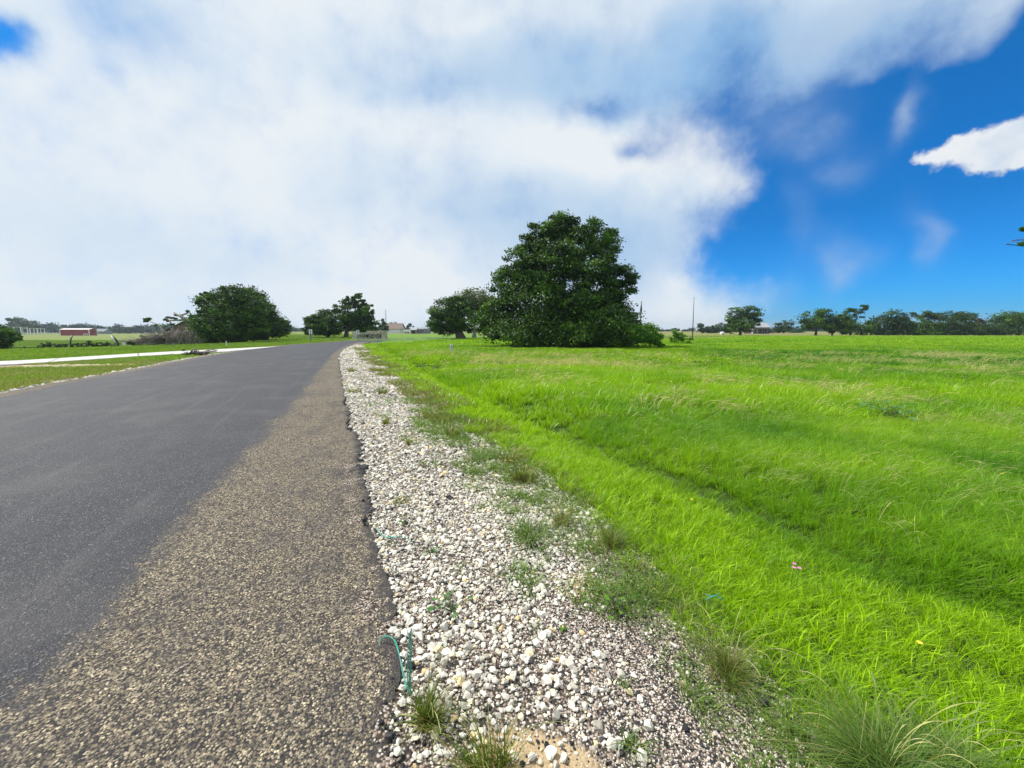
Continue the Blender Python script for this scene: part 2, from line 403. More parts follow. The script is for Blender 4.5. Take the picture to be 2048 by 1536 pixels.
def road_mat():
    m, t = mat('chip_seal_and_asphalt')
    p = t.n('ShaderNodeNewGeometry').outputs['Position']
    dk = t.n('ShaderNodeAttribute', attribute_name='newer').outputs['Fac']
    ed = t.n('ShaderNodeAttribute', attribute_name='edge').outputs['Fac']
    vo = t.n('ShaderNodeTexVoronoi', i_Scale=120.0); t.l(p, vo.inputs['Vector'])
    v2 = t.n('ShaderNodeTexVoronoi', i_Scale=70.0); t.l(p, v2.inputs['Vector'])
    s1 = t.n('ShaderNodeSeparateColor', i_0=vo.outputs['Color']).outputs[0]
    s2 = t.n('ShaderNodeSeparateColor', i_0=v2.outputs['Color']).outputs[1]
    nb = t.noise(p, .9, 5, .6); nm = t.noise(p, 14, 5, .7); nf = t.noise(p, 300, 3, .6); ns = t.noise(p, 3.5, 4, .6)
    a = t.ramp(s1, [(0, (.014, .014, .017)), (.26, (.045, .042, .042)), (.42, (.145, .118, .080)), (.70, (.26, .21, .138)), (.88, (.44, .36, .235)), (1, (.80, .69, .48))])
    b = t.ramp(s2, [(0, (.02, .02, .022)), (.36, (.075, .066, .055)), (.72, (.25, .205, .138)), (1, (.50, .43, .31))])
    brown = t.mix(t.ss(nm, .35, .65), a, b)
    brown = t.mix(t.ss(vo.outputs['Distance'], .45, .8), brown, (.028, .026, .028))
    blot = t.m('MULTIPLY', t.ss(t.m('ADD', t.m('MULTIPLY', ns, .6), t.m('MULTIPLY', nb, .5)), .50, .70), .45)
    brown = t.mix(blot, brown, (.05, .047, .052))
    blk = t.ramp(s1, [(0, (.007, .008, .013)), (.55, (.013, .015, .023)), (.85, (.030, .032, .042)), (.96, (.09, .088, .095)), (1, (.20, .19, .18))])
    blk = t.mix(t.m('MULTIPLY', t.ss(nb, .45, .7), .4), blk, (.085, .08, .078))
    msk = t.ss(t.m('ADD', dk, t.m('ADD', t.m('MULTIPLY', t.m('SUBTRACT', nb, .5), .8), t.m('MULTIPLY', t.m('SUBTRACT', nm, .5), .7))), .32, .62)
    c = t.mix(msk, brown, blk)
    c = t.mix(t.ss(t.m('ADD', ed, t.m('MULTIPLY', t.m('SUBTRACT', nm, .5), 1.2)), .45, .8), c, t.mix(t.ss(nf, .4, .6), (.012, .012, .014), (.10, .09, .085)))
    ry = t.n('ShaderNodeSeparateXYZ', i_0=p)
    # fine cracks and tar-black breaks near the unsupported edge, faint ones elsewhere
    pw = t.v('ADD', p, t.v('MULTIPLY', t.n('ShaderNodeTexNoise', i_Vector=p, i_Scale=6.0, i_Detail=5.0).outputs['Color'], (.28, .28, 0)))
    vc = t.n('ShaderNodeTexVoronoi', feature='DISTANCE_TO_EDGE', i_Scale=1.7); t.l(pw, vc.inputs['Vector'])
    near = t.ss(t.n('ShaderNodeAttribute', attribute_name='near_edge').outputs['Fac'], .1, 1.0)
    crk = t.m('MULTIPLY', t.m('MULTIPLY', t.ss(vc.outputs[0], .014, .004), t.ss(nb, .45, .6)), t.m('MULTIPLY_ADD', near, .8, .06))
    c = t.mix(crk, c, (.012, .012, .014))
    # long faint wheel scuffs along the carriageway
    along = t.m('MULTIPLY_ADD', ry.outputs[1], .44, ry.outputs[0])
    cv = t.n('ShaderNodeCombineXYZ', i_0=t.m('MULTIPLY', along, 2.2), i_1=t.m('MULTIPLY', ry.outputs[1], .12))
    st = t.noise(cv.outputs[0], 1.6, 5, .65)
    c = t.mix(t.m('MULTIPLY', t.m('MULTIPLY', t.ss(st, .52, .68), .2), msk), c, (.115, .11, .115))
    hgt = t.m('ADD', t.m('MULTIPLY', vo.outputs['Distance'], -1.0), t.m('MULTIPLY', nm, .6))
    rough = t.m('MULTIPLY_ADD', msk, -.22, .82)
    return finish(m, t, bsdf(t, c, rough, hgt, .7, .008, t.m('MULTIPLY_ADD', msk, .10, .28)))


def stone_mat(name, ramp, rough=.9):
    m, t = mat(name)
    tone = t.n('ShaderNodeAttribute', attribute_name='tone', attribute_type='INSTANCER').outputs['Fac']
    p = t.n('ShaderNodeNewGeometry').outputs['Position']
    n = t.noise(p, 90, 5, .7)
    c = t.mix(1.0, t.ramp(tone, ramp), t.ramp(n, [(.25, (.7, .68, .64)), (.6, (1.05, 1.05, 1.05))]), 'MULTIPLY')
    return finish(m, t, bsdf(t, c, rough, n, .4, .004, .25))


def path_mat():
    m, t = mat('pale_concrete'); p = t.n('ShaderNodeNewGeometry').outputs['Position']
    n = t.noise(p, 1.3, 6, .6); n2 = t.noise(p, 25, 5, .6)
    c = t.mix(n, (.44, .43, .41), (.64, .63, .61)); c = t.mix(t.ss(n2, .52, .75), c, (.34, .31, .27))
    al = t.v('DOT_PRODUCT', p, (.62, .58, 0)); fr = t.m('FRACT', t.m('DIVIDE', al, 2.6)); c = t.mix(t.m('MULTIPLY', t.m('LESS_THAN', fr, .025), .7), c, (.14, .13, .12))
    return finish(m, t, bsdf(t, c, .9, n2, .3, .01, .2))


def wallstone_mat():
    m, t = mat('rough_limestone_blocks'); p = t.n('ShaderNodeTexCoord').outputs['Object']
    cmb = t.v('MULTIPLY', p, (1, 1, 2.0))
    vo = t.n('ShaderNodeTexVoronoi', i_Scale=3.2); t.l(cmb, vo.inputs['Vector'])
    ve = t.n('ShaderNodeTexVoronoi', feature='DISTANCE_TO_EDGE', i_Scale=3.2); t.l(cmb, ve.inputs['Vector'])
    s = t.n('ShaderNodeSeparateColor', i_0=vo.outputs['Color']).outputs[0]
    c = t.ramp(s, [(0, (.38, .34, .27)), (.5, (.55, .50, .40)), (1, (.72, .68, .57))])
    c = t.mix(t.m('MULTIPLY', t.ss(ve.outputs[0], .05, .015), .7), c, (.16, .14, .11))
    return finish(m, t, bsdf(t, c, .9, ve.outputs[0], .8, .05, .2))


M_GROUND, M_ROAD, M_PATH, M_WSTONE = ground_mat(), road_mat(), path_mat(), wallstone_mat()
M_STONE = stone_mat('limestone', [(0, (.16, .15, .13)), (.18, (.42, .39, .33)), (.5, (.68, .65, .57)), (.82, (.84, .81, .73)), (.93, (.80, .69, .42)), (1, (.70, .55, .30))])
M_GRIT = stone_mat('pea_grit', [(0, (.035, .038, .046)), (.36, (.07, .07, .08)), (.46, (.42, .34, .28)), (.65, (.62, .52, .44)), (1, (.82, .79, .72))])
M_TAR = stone_mat('asphalt_crumb', [(0, (.018, .018, .022)), (1, (.07, .07, .075))], .8)
M_WHITE = plain('white_paint', (.78, .78, .76), .5, .06)
M_STEEL = plain('dull_metal', (.33, .35, .35), .5, .15)
M_DARK = plain('dark_metal', (.05, .055, .06), .6, .3)
M_RED = plain('red_siding', (.27, .035, .035), .7, .2, .5)
M_PINKROOF = plain('pale_metal_roof', (.60, .55, .55), .5, .1, .5)
M_BRICK = plain('brown_brick', (.20, .125, .10), .9, .25, 3)
M_SHINGLE = plain('grey_shingles', (.12, .10, .10), .9, .3, 4)
M_SHINGLE2 = plain('brown_shingles', (.20, .15, .13), .9, .3, 4)
M_WOODF = plain('cedar_boards', (.30, .12, .05), .9, .3, 4)
M_GREYW = plain('grey_siding', (.20, .225, .245), .8, .15, 1)
M_GLASS = plain('dark_glass', (.02, .025, .03), .15, .2, 2, .6, 0)
M_POLE = plain('weathered_pole', (.075, .065, .06), .9, .4, 4)
M_BLACK = plain('black_paint', (.012, .013, .014), .5, .2)
M_LETTER = plain('dark_bronze_letters', (.012, .010, .008), .6, .2)
M_TWINE = plain('teal_plastic_twine', (.05, .34, .25), .45, .35, 40, .4)
M_CONC = plain('pale_marker_post', (.68, .70, .66), .7, .12, 12)
M_RUST = plain('rusty_brown', (.13, .055, .025), .8, .4, 20)
M_PINK = plain('pink_petals', (.70, .20, .50), .6, .2, 30)
M_YEL = plain('yellow_petals', (.80, .60, .06), .6, .2, 30)

# ------------------------------------------------------------------ ground sheet
def graded(lim, first, n):
    k = 1.0
    a = np.linspace(0, 1, n)
    lo, hi = .1, 30
    for _ in range(60):
        k = (lo + hi) / 2
        d = lim * np.sinh(k * a[1]) / math.sinh(k)
        if d > first: lo = k
        else: hi = k
    return lim * np.sinh(k * a) / math.sinh(k)


gx = graded(2500, .07, 190); gx = np.concatenate([-gx[:0:-1], gx])
gy = graded(2500, .07, 230); gyb = graded(2500, .6, 40); gy = np.concatenate([-gyb[:0:-1], gy])
GX, GY = np.meshgrid(gx, gy); gX, gY = GX.ravel(), GY.ravel()
gz = H(gX, gY)
inroad = (gX > xl(gY) + .25) & (gX < xe(gY) - .2) & (gY < 58)
nx = len(gx); ny = len(gy)
ii = np.arange((ny - 1) * (nx - 1)); r_, c_ = ii // (nx - 1), ii % (nx - 1)
Q = np.stack([r_ * nx + c_, r_ * nx + c_ + 1, (r_ + 1) * nx + c_ + 1, (r_ + 1) * nx + c_], 1)
e_, g_ = xe(gY), xg(gY)
wob = .25 * (vnoise(gX, gY, .45, 4) - .5)
gravel = (gX > e_ - .5) * sm((g_ + wob * (1 + gY * .05) - gX) / .25) * (gY < 60)
lfe = xl(gY)
gravel = np.maximum(gravel, sm((gX - lfe + .35 + 1.0 * (vnoise(gX, gY, 1.4, 9) - .3)) / .2) * (gX < lfe + .6) * (gY < 45))
sx = (gX - (-20.3)) / 4.6; sy = (gY - 17.0 - .55 * (-20.3 - gX) * -.35) / 1.3
sand = np.exp(-(sx ** 2 + sy ** 2)) * 1.0
brown = sm((gY - 78) / 12) * (gX > 8) * .9 + sm((gY - 110) / 60) * (gX <= 8) * .6
dark = sm((70 - gY) / 50) * (gX > g_) * .85
dirt = np.exp(-(((gX - .08) / .36) ** 2 + ((gY - 1.22) / .18) ** 2)) * .8 + .55 * np.exp(-(((gX - .45) / .5) ** 2 + ((gY - 2.3) / .35) ** 2))
me = fastmesh('ground', np.stack([gX, gY, gz - np.where(inroad, .05, 0)], 1), Q, True,
              dict(gravel=gravel, sand=sand, brown=brown, dark=dark, dirt=dirt))
tag(link('ground', me, M_GROUND), kind='structure')


def chaikin(P, n=2):
    P = [Vector((p[0], p[1])) for p in P]
    for _ in range(n):
        Q_ = [P[0]]
        for a, b in zip(P[:-1], P[1:]): Q_ += [a * .75 + b * .25, a * .25 + b * .75]
        P = Q_ + [P[-1]]
    return np.array([(p.x, p.y) for p in P])


def resample(P, n, bias=None):
    P = np.asarray(P); d = np.concatenate([[0], np.cumsum(np.linalg.norm(np.diff(P, axis=0), axis=1))])
    s = np.linspace(0, 1, n) if bias is None else bias
    s = s * d[-1]
    return np.stack([np.interp(s, d, P[:, 0]), np.interp(s, d, P[:, 1])], 1), s


# ------------------------------------------------------------------ road
Rr = chaikin(ER, 2); Ll = chaikin(EL, 2)
Rd = np.concatenate([[0], np.cumsum(np.linalg.norm(np.diff(Rr, axis=0), axis=1))])
# stations dense near the camera
st = np.concatenate([np.linspace(0, 14, 15), np.arange(15, 30, .045), np.arange(30, 50, .15), np.linspace(50, Rd[-1], 180)])
RR = np.stack([np.interp(st, Rd, Rr[:, 0]), np.interp(st, Rd, Rr[:, 1])], 1)
# matching left points: nearest along left polyline by monotone projection
Lf, _ = resample(Ll, 3000)
tan = np.gradient(RR, axis=0); tan /= np.linalg.norm(tan, axis=1)[:, None]
LL = []; j0 = 0
for p, tg in zip(RR, tan):
    proj = (Lf - p) @ tg
    cand = np.where((np.arange(len(Lf)) >= j0) & (np.abs(proj) < 1.0))[0]
    j = cand[0] + np.argmin(np.abs(proj[cand[:400]])) if len(cand) else j0
    j = max(j, j0); j0 = j; LL.append(Lf[j])
LL = np.array(LL); kk = np.ones(15) / 15
for c in (0, 1): LL[7:-7, c] = np.convolve(LL[:, c], kk, 'valid')
jit = .055 * (vnoise(st * 1.0, st * 0, .16, 3) - .5) + .16 * (vnoise(st, st * 0, .6, 5) - .5) + .03 * (rng.random(len(st)) - .5)
nor = RR - LL; wid = np.linalg.norm(nor, axis=1)[:, None]; nor = nor / wid
cols = np.concatenate([np.linspace(0, .7, 10), np.linspace(.74, .985, 16), [.992, 1.0]])
V = []; newer = []; edge = []
DKp = chaikin(DK, 2); DKd, _ = resample(DKp, 1500)
for i in range(len(st)):
    for k, c in enumerate(cols):
        q = LL[i] + (RR[i] - LL[i]) * c
        if c > .98: q = q + nor[i] * jit[i] * (1 if c == 1 else .7)
        if c == 0: q = q - nor[i] * .12 * (vnoise(st[i], 0, .7, 8) - .5)
        V.append((q[0], q[1], .0 if c < 1 else -.008))
V = np.array(V); V[:, 2] += .004 * (vnoise(V[:, 0], V[:, 1], .5, 6) - .5)
P2 = V[:, :2]
dmin = np.empty(len(P2))
for a in range(0, len(P2), 2000):
    D = np.linalg.norm(P2[a:a + 2000, None] - DKd[None], axis=2); jn = D.argmin(1)
    t_ = DKd[np.minimum(jn + 1, len(DKd) - 1)] - DKd[np.maximum(jn - 1, 0)]
    dd = P2[a:a + 2000] - DKd[jn]
    dmin[a:a + 2000] = np.sign(t_[:, 0] * dd[:, 1] - t_[:, 1] * dd[:, 0]) * D.min(1)
newer = np.clip(.5 + dmin * 1.1, 0, 1)
far = P2[:, 1] > 50
newer[far] = 1
colv = np.tile(cols, len(st)); widv = np.repeat(wid[:, 0], len(cols))
newer = newer * sm((colv * widv - .25) / .5)
dR = (1 - colv) * widv
edge = np.clip(1.0 - dR / .16, 0, 1) * .85
nedge = np.clip(1.0 - dR / .55, 0, 1)
nc = len(cols); ii = np.arange((len(st) - 1) * (nc - 1)); a_, b_ = ii // (nc - 1), ii % (nc - 1)
Q1 = np.stack([a_ * nc + b_, a_ * nc + b_ + 1, (a_ + 1) * nc + b_ + 1, (a_ + 1) * nc + b_], 1)
# skirt down the broken right edge and the left edge
base = len(V)
skR = V.reshape(len(st), nc, 3)[:, -1].copy(); skR[:, 2] -= .06; skR[:, 0] += .012
skL = V.reshape(len(st), nc, 3)[:, 0].copy(); skL[:, 2] -= .06
i0 = np.arange(len(st) - 1)
Q2 = np.stack([i0 * nc + nc - 1, base + i0, base + i0 + 1, (i0 + 1) * nc + nc - 1], 1)
b2 = base + len(st)
Q3 = np.stack([b2 + i0, i0 * nc, (i0 + 1) * nc, b2 + i0 + 1], 1)
V = np.concatenate([V, skR, skL])
newer = np.concatenate([newer, np.zeros(2 * len(st))]); edge = np.concatenate([edge, np.ones(len(st)), np.zeros(len(st))]); nedge = np.concatenate([nedge, np.ones(len(st)), np.zeros(len(st))])
me = fastmesh('road', V, [Q1, Q2, Q3], False, dict(newer=newer, edge=edge, near_edge=nedge))
tag(link('road', me, M_ROAD), kind='structure')

# pale concrete path joining the road
UP = [(-45, 12.8), G(-300, 733), G(0, 724.5), G(150, 715.6), G(300, 706), G(430, 699.5), G(500, 696), G(560, 693)]
LO = [(-38, 9.5), G(-300, 743), G(0, 731.5), G(150, 722.3), G(280, 713), G(380, 707.5), G(430, 705.6), G(500, 699.5)]
U_, _ = resample(chaikin(UP, 1), 60); L_, _ = resample(chaikin(LO, 1), 60)
Vp = []
for k, (a, b) in enumerate(zip(U_, L_)):
    Vp += [(a[0], a[1], .035), (b[0], b[1], .035), (a[0], a[1], -.08), (b[0], b[1], -.08)]
Fp = []
for k in range(59):
    o = 4 * k; Fp += [(o, o + 1, o + 5, o + 4), (o + 1, o + 3, o + 7, o + 5), (o + 2, o, o + 4, o + 6)]
Fp += [(0, 2, 3, 1), (236, 237, 239, 238)]
tag(MB().add(Vp, Fp).build('concrete_path', M_PATH), kind='structure')

# ------------------------------------------------------------------ scattering through geometry nodes
STASH = 0


def scatter(name, pts, rot, scl, idx, sources, tone=None, dry=None, **k):
    """one object: sources instanced on points"""
    global STASH
    pts = np.asarray(pts, np.float32); n = len(pts)
    me = bpy.data.meshes.new(name); me.vertices.add(n); me.vertices.foreach_set('co', pts.ravel())
    for nm, a in (('scl', scl), ('tone', tone if tone is not None else np.zeros(n)), ('dry', dry if dry is not None else np.zeros(n))):
        at = me.attributes.new(nm, 'FLOAT', 'POINT'); at.data.foreach_set('value', np.asarray(a, np.float32))
    at = me.attributes.new('rot', 'FLOAT_VECTOR', 'POINT'); at.data.foreach_set('vector', np.asarray(rot, np.float32).ravel())
    at = me.attributes.new('idx', 'INT', 'POINT'); at.data.foreach_set('value', np.asarray(idx, np.int32))
    o = link(name, me)
    STASH += 1
    pc = bpy.data.collections.new('source_%d' % STASH)
    for i, s in enumerate(sources):
        so = bpy.data.objects.new('%s_source_%02d' % (name, i), s); pc.objects.link(so)
    ng = bpy.data.node_groups.new(name + '_nodes', 'GeometryNodeTree')
    ng.interface.new_socket('Geometry', in_out='INPUT', socket_type='NodeSocketGeometry')
    ng.interface.new_socket('Geometry', in_out='OUTPUT', socket_type='NodeSocketGeometry')
    N = ng.nodes; L = ng.links
    gi, go = N.new('NodeGroupInput'), N.new('NodeGroupOutput')
    ci = N.new('GeometryNodeCollectionInfo'); ci.inputs[0].default_value = pc; ci.inputs['Separate Children'].default_value = True
    ip = N.new('GeometryNodeInstanceOnPoints'); ip.inputs['Pick Instance'].default_value = True
    def at_(nm, ty):
        a = N.new('GeometryNodeInputNamedAttribute'); a.data_type = ty; a.inputs[0].default_value = nm; return a.outputs[0]
    L.new(gi.outputs[0], ip.inputs['Points']); L.new(ci.outputs[0], ip.inputs['Instance'])
    L.new(at_('idx', 'INT'), ip.inputs['Instance Index'])
    e2r = N.new('FunctionNodeEulerToRotation'); L.new(at_('rot', 'FLOAT_VECTOR'), e2r.inputs[0])
    L.new(e2r.outputs[0], ip.inputs['Rotation']); L.new(at_('scl', 'FLOAT'), ip.inputs['Scale'])
    L.new(ip.outputs[0], go.inputs[0])
    md = o.modifiers.new('scatter', 'NODES'); md.node_group = ng
    return tag(o, **k)


def blades(n, h, spread, width, lean=.5, hv=.4, wind=(0, 0), segs=3, seed=0, head=0, headw=.006, upright=False):
    """tuft of n tapered bent blades; returns V, Q, t, v"""
    r = np.random.default_rng(seed)
    a = r.random(n) * 2 * np.pi; rad = spread * np.sqrt(r.random(n))
    bx, by = rad * np.cos(a), rad * np.sin(a)
    hh = h * (1 - hv * r.random(n)); dirn = a + r.normal(0, .9, n)
    ln = lean * (.3 + r.random(n)) * hh
    dx = np.cos(dirn) * ln + wind[0] * hh; dy = np.sin(dirn) * ln + wind[1] * hh
    fa = r.random(n) * np.pi; wx, wy = np.cos(fa) * width / 2, np.sin(fa) * width / 2
    ws = .6 + .8 * r.random(n)
    V = []; T = []; VV = []
    rv = r.random(n)
    for k in range(segs + 1):
        s = k / segs; wsx = ws * (1 - s ** 2.2) + .04 if not (head and s > .7) else ws * 0 + headw / width
        cx = bx + dx * s ** 1.8; cy = by + dy * s ** 1.8
        cz = hh * (s - (.28 * s ** 3) * np.minimum(1.6, np.hypot(dx, dy) / hh * 1.1))
        V.append(np.stack([cx - wx * wsx, cy - wy * wsx, cz], 1)); V.append(np.stack([cx + wx * wsx, cy + wy * wsx, cz], 1))
        T += [np.full(n, s)] * 2; VV += [rv] * 2
    V = np.stack(V, 1).reshape(-1, 3); T = np.stack(T, 1).ravel(); VV = np.stack(VV, 1).ravel()
    m = 2 * (segs + 1); b = np.arange(n)[:, None] * m
    Q = np.concatenate([np.concatenate([b + 2 * k, b + 2 * k + 1, b + 2 * k + 3, b + 2 * k + 2], 1) for k in range(segs)])
    return V, Q, T, VV


def bmesh_(name, material, *a, **k):
    V, Q, T, VV = blades(*a, **k)
    me = fastmesh(name, V, Q, False, dict(t=T, v=VV)); me.materials.append(material); return me


def merged(name, material, parts):
    Vs, Qs, Ts, Vv = [], [], [], []; o = 0
    for V, Q, T, VV in parts:
        Vs.append(V); Qs.append(Q + o); Ts.append(T); Vv.append(VV); o += len(V)
    me = fastmesh(name, np.concatenate(Vs), np.concatenate(Qs), False, dict(t=np.concatenate(Ts), v=np.concatenate(Vv)))
    if material: me.materials.append(material)
    return me


def seedstalk(n, h, spread, seed, lean=.7, wind=(0, 0), sw=.0016, hw=.005):
    """thin stalks that arch over and end in a knobbly seed head"""
    r = np.random.default_rng(seed); Vs = []; Qs = []; T = []; VV = []; o = 0
    for i in range(n):
        a = r.random() * 6.28; rd = spread * math.sqrt(r.random()); b0 = np.array([rd * math.cos(a), rd * math.sin(a), 0])
        hh = h * (.7 + .5 * r.random()); d = np.array([math.cos(a) * lean * r.random() + wind[0], math.sin(a) * lean * r.random() + wind[1], 0]) * hh
        K = 14; s = np.linspace(0, 1, K)[:, None]
        C = b0 + d * s ** 2 + np.array([0, 0, 1]) * hh * (s - .38 * s ** 4)
        wv = np.full(K, sw); hd = s[:, 0] > .66
        wv[hd] = hw * (.45 + .55 * (np.arange(hd.sum()) % 2)) * np.linspace(1, .5, hd.sum())
        for f in (0, 1.57):
            fa = a + f + 1.57; W_ = np.stack([np.cos(fa) * wv, np.sin(fa) * wv, 0 * wv], 1) / 2
            if f: W_ = np.stack([0 * wv, 0 * wv, wv], 1) / 2
            V = np.stack([C - W_, C + W_], 1).reshape(-1, 3); k = np.arange(K - 1)[:, None] * 2
            Vs.append(V); Qs.append(np.concatenate([k, k + 1, k + 3, k + 2], 1) + o); o += len(V)
            T += [np.repeat(.4 + .6 * s[:, 0], 2)]; VV += [np.full(2 * K, r.random())]
    return np.concatenate(Vs), np.concatenate(Qs), np.concatenate(T), np.concatenate(VV)


def inview(x, y, m=1.15):
    return (np.abs(x) < y * 1.28 * m + 2.2) & (y > .75)


def spread_pts(dens, y0, y1, xa, xb, jitter=True):
    """uniform random points at dens/m2 between distances y0..y1 and functions xa(y)..xb(y)"""
    L0 = min(float(xa(q)) for q in (y0, (y0 + y1) / 2, y1)) - 1; L1 = max(float(xb(q)) for q in (y0, (y0 + y1) / 2, y1)) + 1
    n = int(dens * (y1 - y0) * (L1 - L0))
    x = rng.uniform(L0, L1, n); y = rng.uniform(y0, y1, n)
    k = (x > xa(y)) & (x < xb(y)) & inview(x, y)
    return x[k], y[k]


RB = lambda y: y * 1.45 + 2.5
allP = []
HEDGE = (2.2, 35.5)                     # where the big tree stands


def excl(x, y):
    # under the big tree's skirt no meadow grass
    return ((x - 3.2) / 6.6) ** 2 + ((y - 37.5) / 3.4) ** 2 > 1


def meadow_tone(x, y):
    t = .76 + .55 * (vnoise(x, y, 1.6, 11) - .5) + .45 * (vnoise(x, y, .55, 12) - .5) + .5 * (vnoise(x, y * 1.6, 5, 13) - .5)
    # strip by the road is the brightest; the farther right-hand meadow is a deeper green, its far margin paler
    t += .40 * sm((xd(y) + .1 - x) / .3) * (y < 45)
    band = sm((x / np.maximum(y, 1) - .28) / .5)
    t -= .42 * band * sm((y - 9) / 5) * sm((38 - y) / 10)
    t += .1 * sm((y - 38) / 10)
    return np.clip(t, 0, 1)


shortS = [bmesh_('tuft', G_MEADOW, 34, .115, .06, .0042, .9, .5, (.05, .03), 4, 10 + i) for i in range(5)]
longS = [bmesh_('tuft', G_MEADOW, 34, .26, .07, .0042, .75, .45, (.42, -.16), 5, 30 + i) for i in range(5)]
midS = [bmesh_('tuft', G_MEADOW, 30, .17, .10, .008, .9, .5, (.12, .0), 3, 50 + i) for i in range(4)]
midL = [bmesh_('tuft', G_MEADOW, 30, .27, .12, .009, .75, .5, (.38, -.1), 3, 60 + i) for i in range(4)]
farS = [bmesh_('tuft', G_MEADOW, 40, .20, .32, .022, .8, .5, (.2, 0), 2, 70 + i) for i in range(4)]
vfar = [bmesh_('tuft', G_MEADOW, 50, .24, .8, .05, .8, .5, (.2, 0), 2, 80 + i) for i in range(3)]
strawS = [merged('tuft', G_STRAW, [seedstalk(3, .34, .05, 90 + i, .6, (.5, -.1))]) for i in range(4)]
strawM = [merged('tuft', G_STRAW, [seedstalk(7, .36, .14, 95 + i,   .6, (.5, -.1), .006, .014)]) for i in range(4)]
SRC = shortS + longS + midS + midL + farS + vfar + strawS + strawM
OFF = np.cumsum([0, 5, 5, 4, 4, 4, 3, 4]).tolist()
P, Rt, Sc, Ix, Tn, Dr = [], [], [], [], [], []


def put(x, y, base, cnt, smin, smax, tone=None, dry=0., lift=0):
    n = len(x)
    P.append(np.stack([x, y, H(x, y) - .012 + lift], 1))
    Rt.append(np.stack([rng.normal(0, .07, n), rng.normal(0, .07, n), rng.normal(0, .7, n)], 1))
    Sc.append(rng.uniform(smin, smax, n)); Ix.append(base + rng.integers(0, cnt, n))
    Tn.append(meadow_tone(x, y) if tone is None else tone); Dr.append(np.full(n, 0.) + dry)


edgew = lambda y: .18 * (vnoise(y * 3, y * 0, .5, 21) - .5) * 2
slit = lambda x, y: rng.random(len(x)) > .28 * np.exp(-((x - xd(y) + .05) / (.10 + .014 * y)) ** 2) * (vnoise(x, y, 1.3, 33) > .3)
for (y0, y1, dn, bs, cn, lo, hi) in ((.75, 3.0, 430, OFF[0], 5, .65, 1.15), (3.0, 6, 290, OFF[0], 5, .7, 1.3)):
    x, y = spread_pts(dn, y0, y1, lambda q: xg(q) + edgew(q), lambda q: xd(q) + .1)
    k = rng.random(len(x)) < .35 + .65 * sm((x - xg(y)) / .3); k &= slit(x, y); x, y = x[k], y[k]
    put(x, y, bs, cn, lo, hi, dry=.04 * (x < xg(y) + .3))
for (y0, y1, dn) in ((.75, 3.2, 330), (3.2, 6.5, 230)):
    x, y = spread_pts(dn, y0, y1, lambda q: xd(q) - .05, RB); k = slit(x, y); x, y = x[k], y[k]
    hs = .45 + .40 * sm((x - xd(y)) / .5) * (.6 + .8 * vnoise(x, y, .8, 14))
    n = len(x); put(x, y, OFF[1], 5, 1, 1); Sc[-1] = Sc[-1] * hs * rng.uniform(.75, 1.1, n)
x, y = spread_pts(95, 6, 16, lambda q: xg(q) + edgew(q) * 2, lambda q: xd(q)); put(x, y, OFF[2], 4, .6, 1.15)
x, y = spread_pts(80, 6.5, 16, lambda q: xd(q), RB); k = slit(x, y); x, y = x[k], y[k]; put(x, y, OFF[3], 4, .6, 1.3)
Sc[-1] = Sc[-1] * (.6 + .75 * vnoise(x, y, 1.1, 15))
x, y = spread_pts(13, 16, 46, lambda q: xg(q) + .1, RB); k = excl(x, y); x, y = x[k], y[k]; put(x, y, OFF[4], 4, .55, 1.25)
Sc[-1] = Sc[-1] * (.6 + .6 * vnoise(x, y, 2.5, 16))
x, y = spread_pts(2.3, 46, 100, lambda q: np.where(q < 74, np.minimum(-12 + 0 * q, -12), -5) + 0 * q, RB)
k = ~((y > 70) & (y < 90) & (x < 45)); x, y = x[k], y[k]
put(x, y, OFF[5], 3, .6, 1.2, dry=.25 * sm((y - 80) / 15))
# straw seed heads, thick in a few patches
x, y = spread_pts(30, 1.2, 7, lambda q: xd(q) + .3, RB); k = rng.random(len(x)) < .25 + .9 * (vnoise(x, y, 1.3, 17) > .6); x, y = x[k], y[k]
put(x, y, OFF[6], 4, .75, 1.15)
x, y = spread_pts(8, 7, 26, lambda q: xd(q) + .3, RB); k = rng.random(len(x)) < .12 + .8 * (vnoise(x, y, 2.4, 18) > .62); x, y = x[k], y[k]
put(x, y, OFF[7], 4, .8, 1.2)
c = np.array(G(1130, 730)); n = 220; x = c[0] + rng.normal(0, 1.9, n); y = c[1] + rng.normal(0, .7, n); put(x, y, OFF[7], 4, .8, 1.2)
cat = lambda L: np.concatenate(L)
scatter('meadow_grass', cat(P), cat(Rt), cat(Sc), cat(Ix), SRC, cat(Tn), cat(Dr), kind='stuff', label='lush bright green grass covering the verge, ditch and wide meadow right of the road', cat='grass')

# left mown grass
P, Rt, Sc, Ix, Tn, Dr = [], [], [], [], [], []
lS = [bmesh_('tuft', G_LEFT, 34, .13, .12, .009, .8, .5, (.05, 0), 3, 110 + i) for i in range(4)]
lM = [bmesh_('tuft', G_LEFT, 40, .14, .30, .022, .8, .5, (.05, 0), 2, 120 + i) for i in range(4)]
lF = [bmesh_('tuft', G_LEFT, 50, .2, .9, .06, .8, .5, (.05, 0), 2, 130 + i) for i in range(3)]
pu = np.array(sorted([(a[0], a[1]) for a in U_])); pl = np.array(sorted([(a[0], a[1]) for a in L_]))
yU = lambda x: np.interp(x, pu[:, 0], pu[:, 1]); yL = lambda x: np.interp(x, pl[:, 0], pl[:, 1])


def leftok(x, y):
    onpath = (y > yL(x) - .05) & (y < yU(x) + .05) & (x < -18.5)
    return (x < xl(y) - .12 - .35 * vnoise(x * 0 + y, y, .9, 8)) & ~onpath


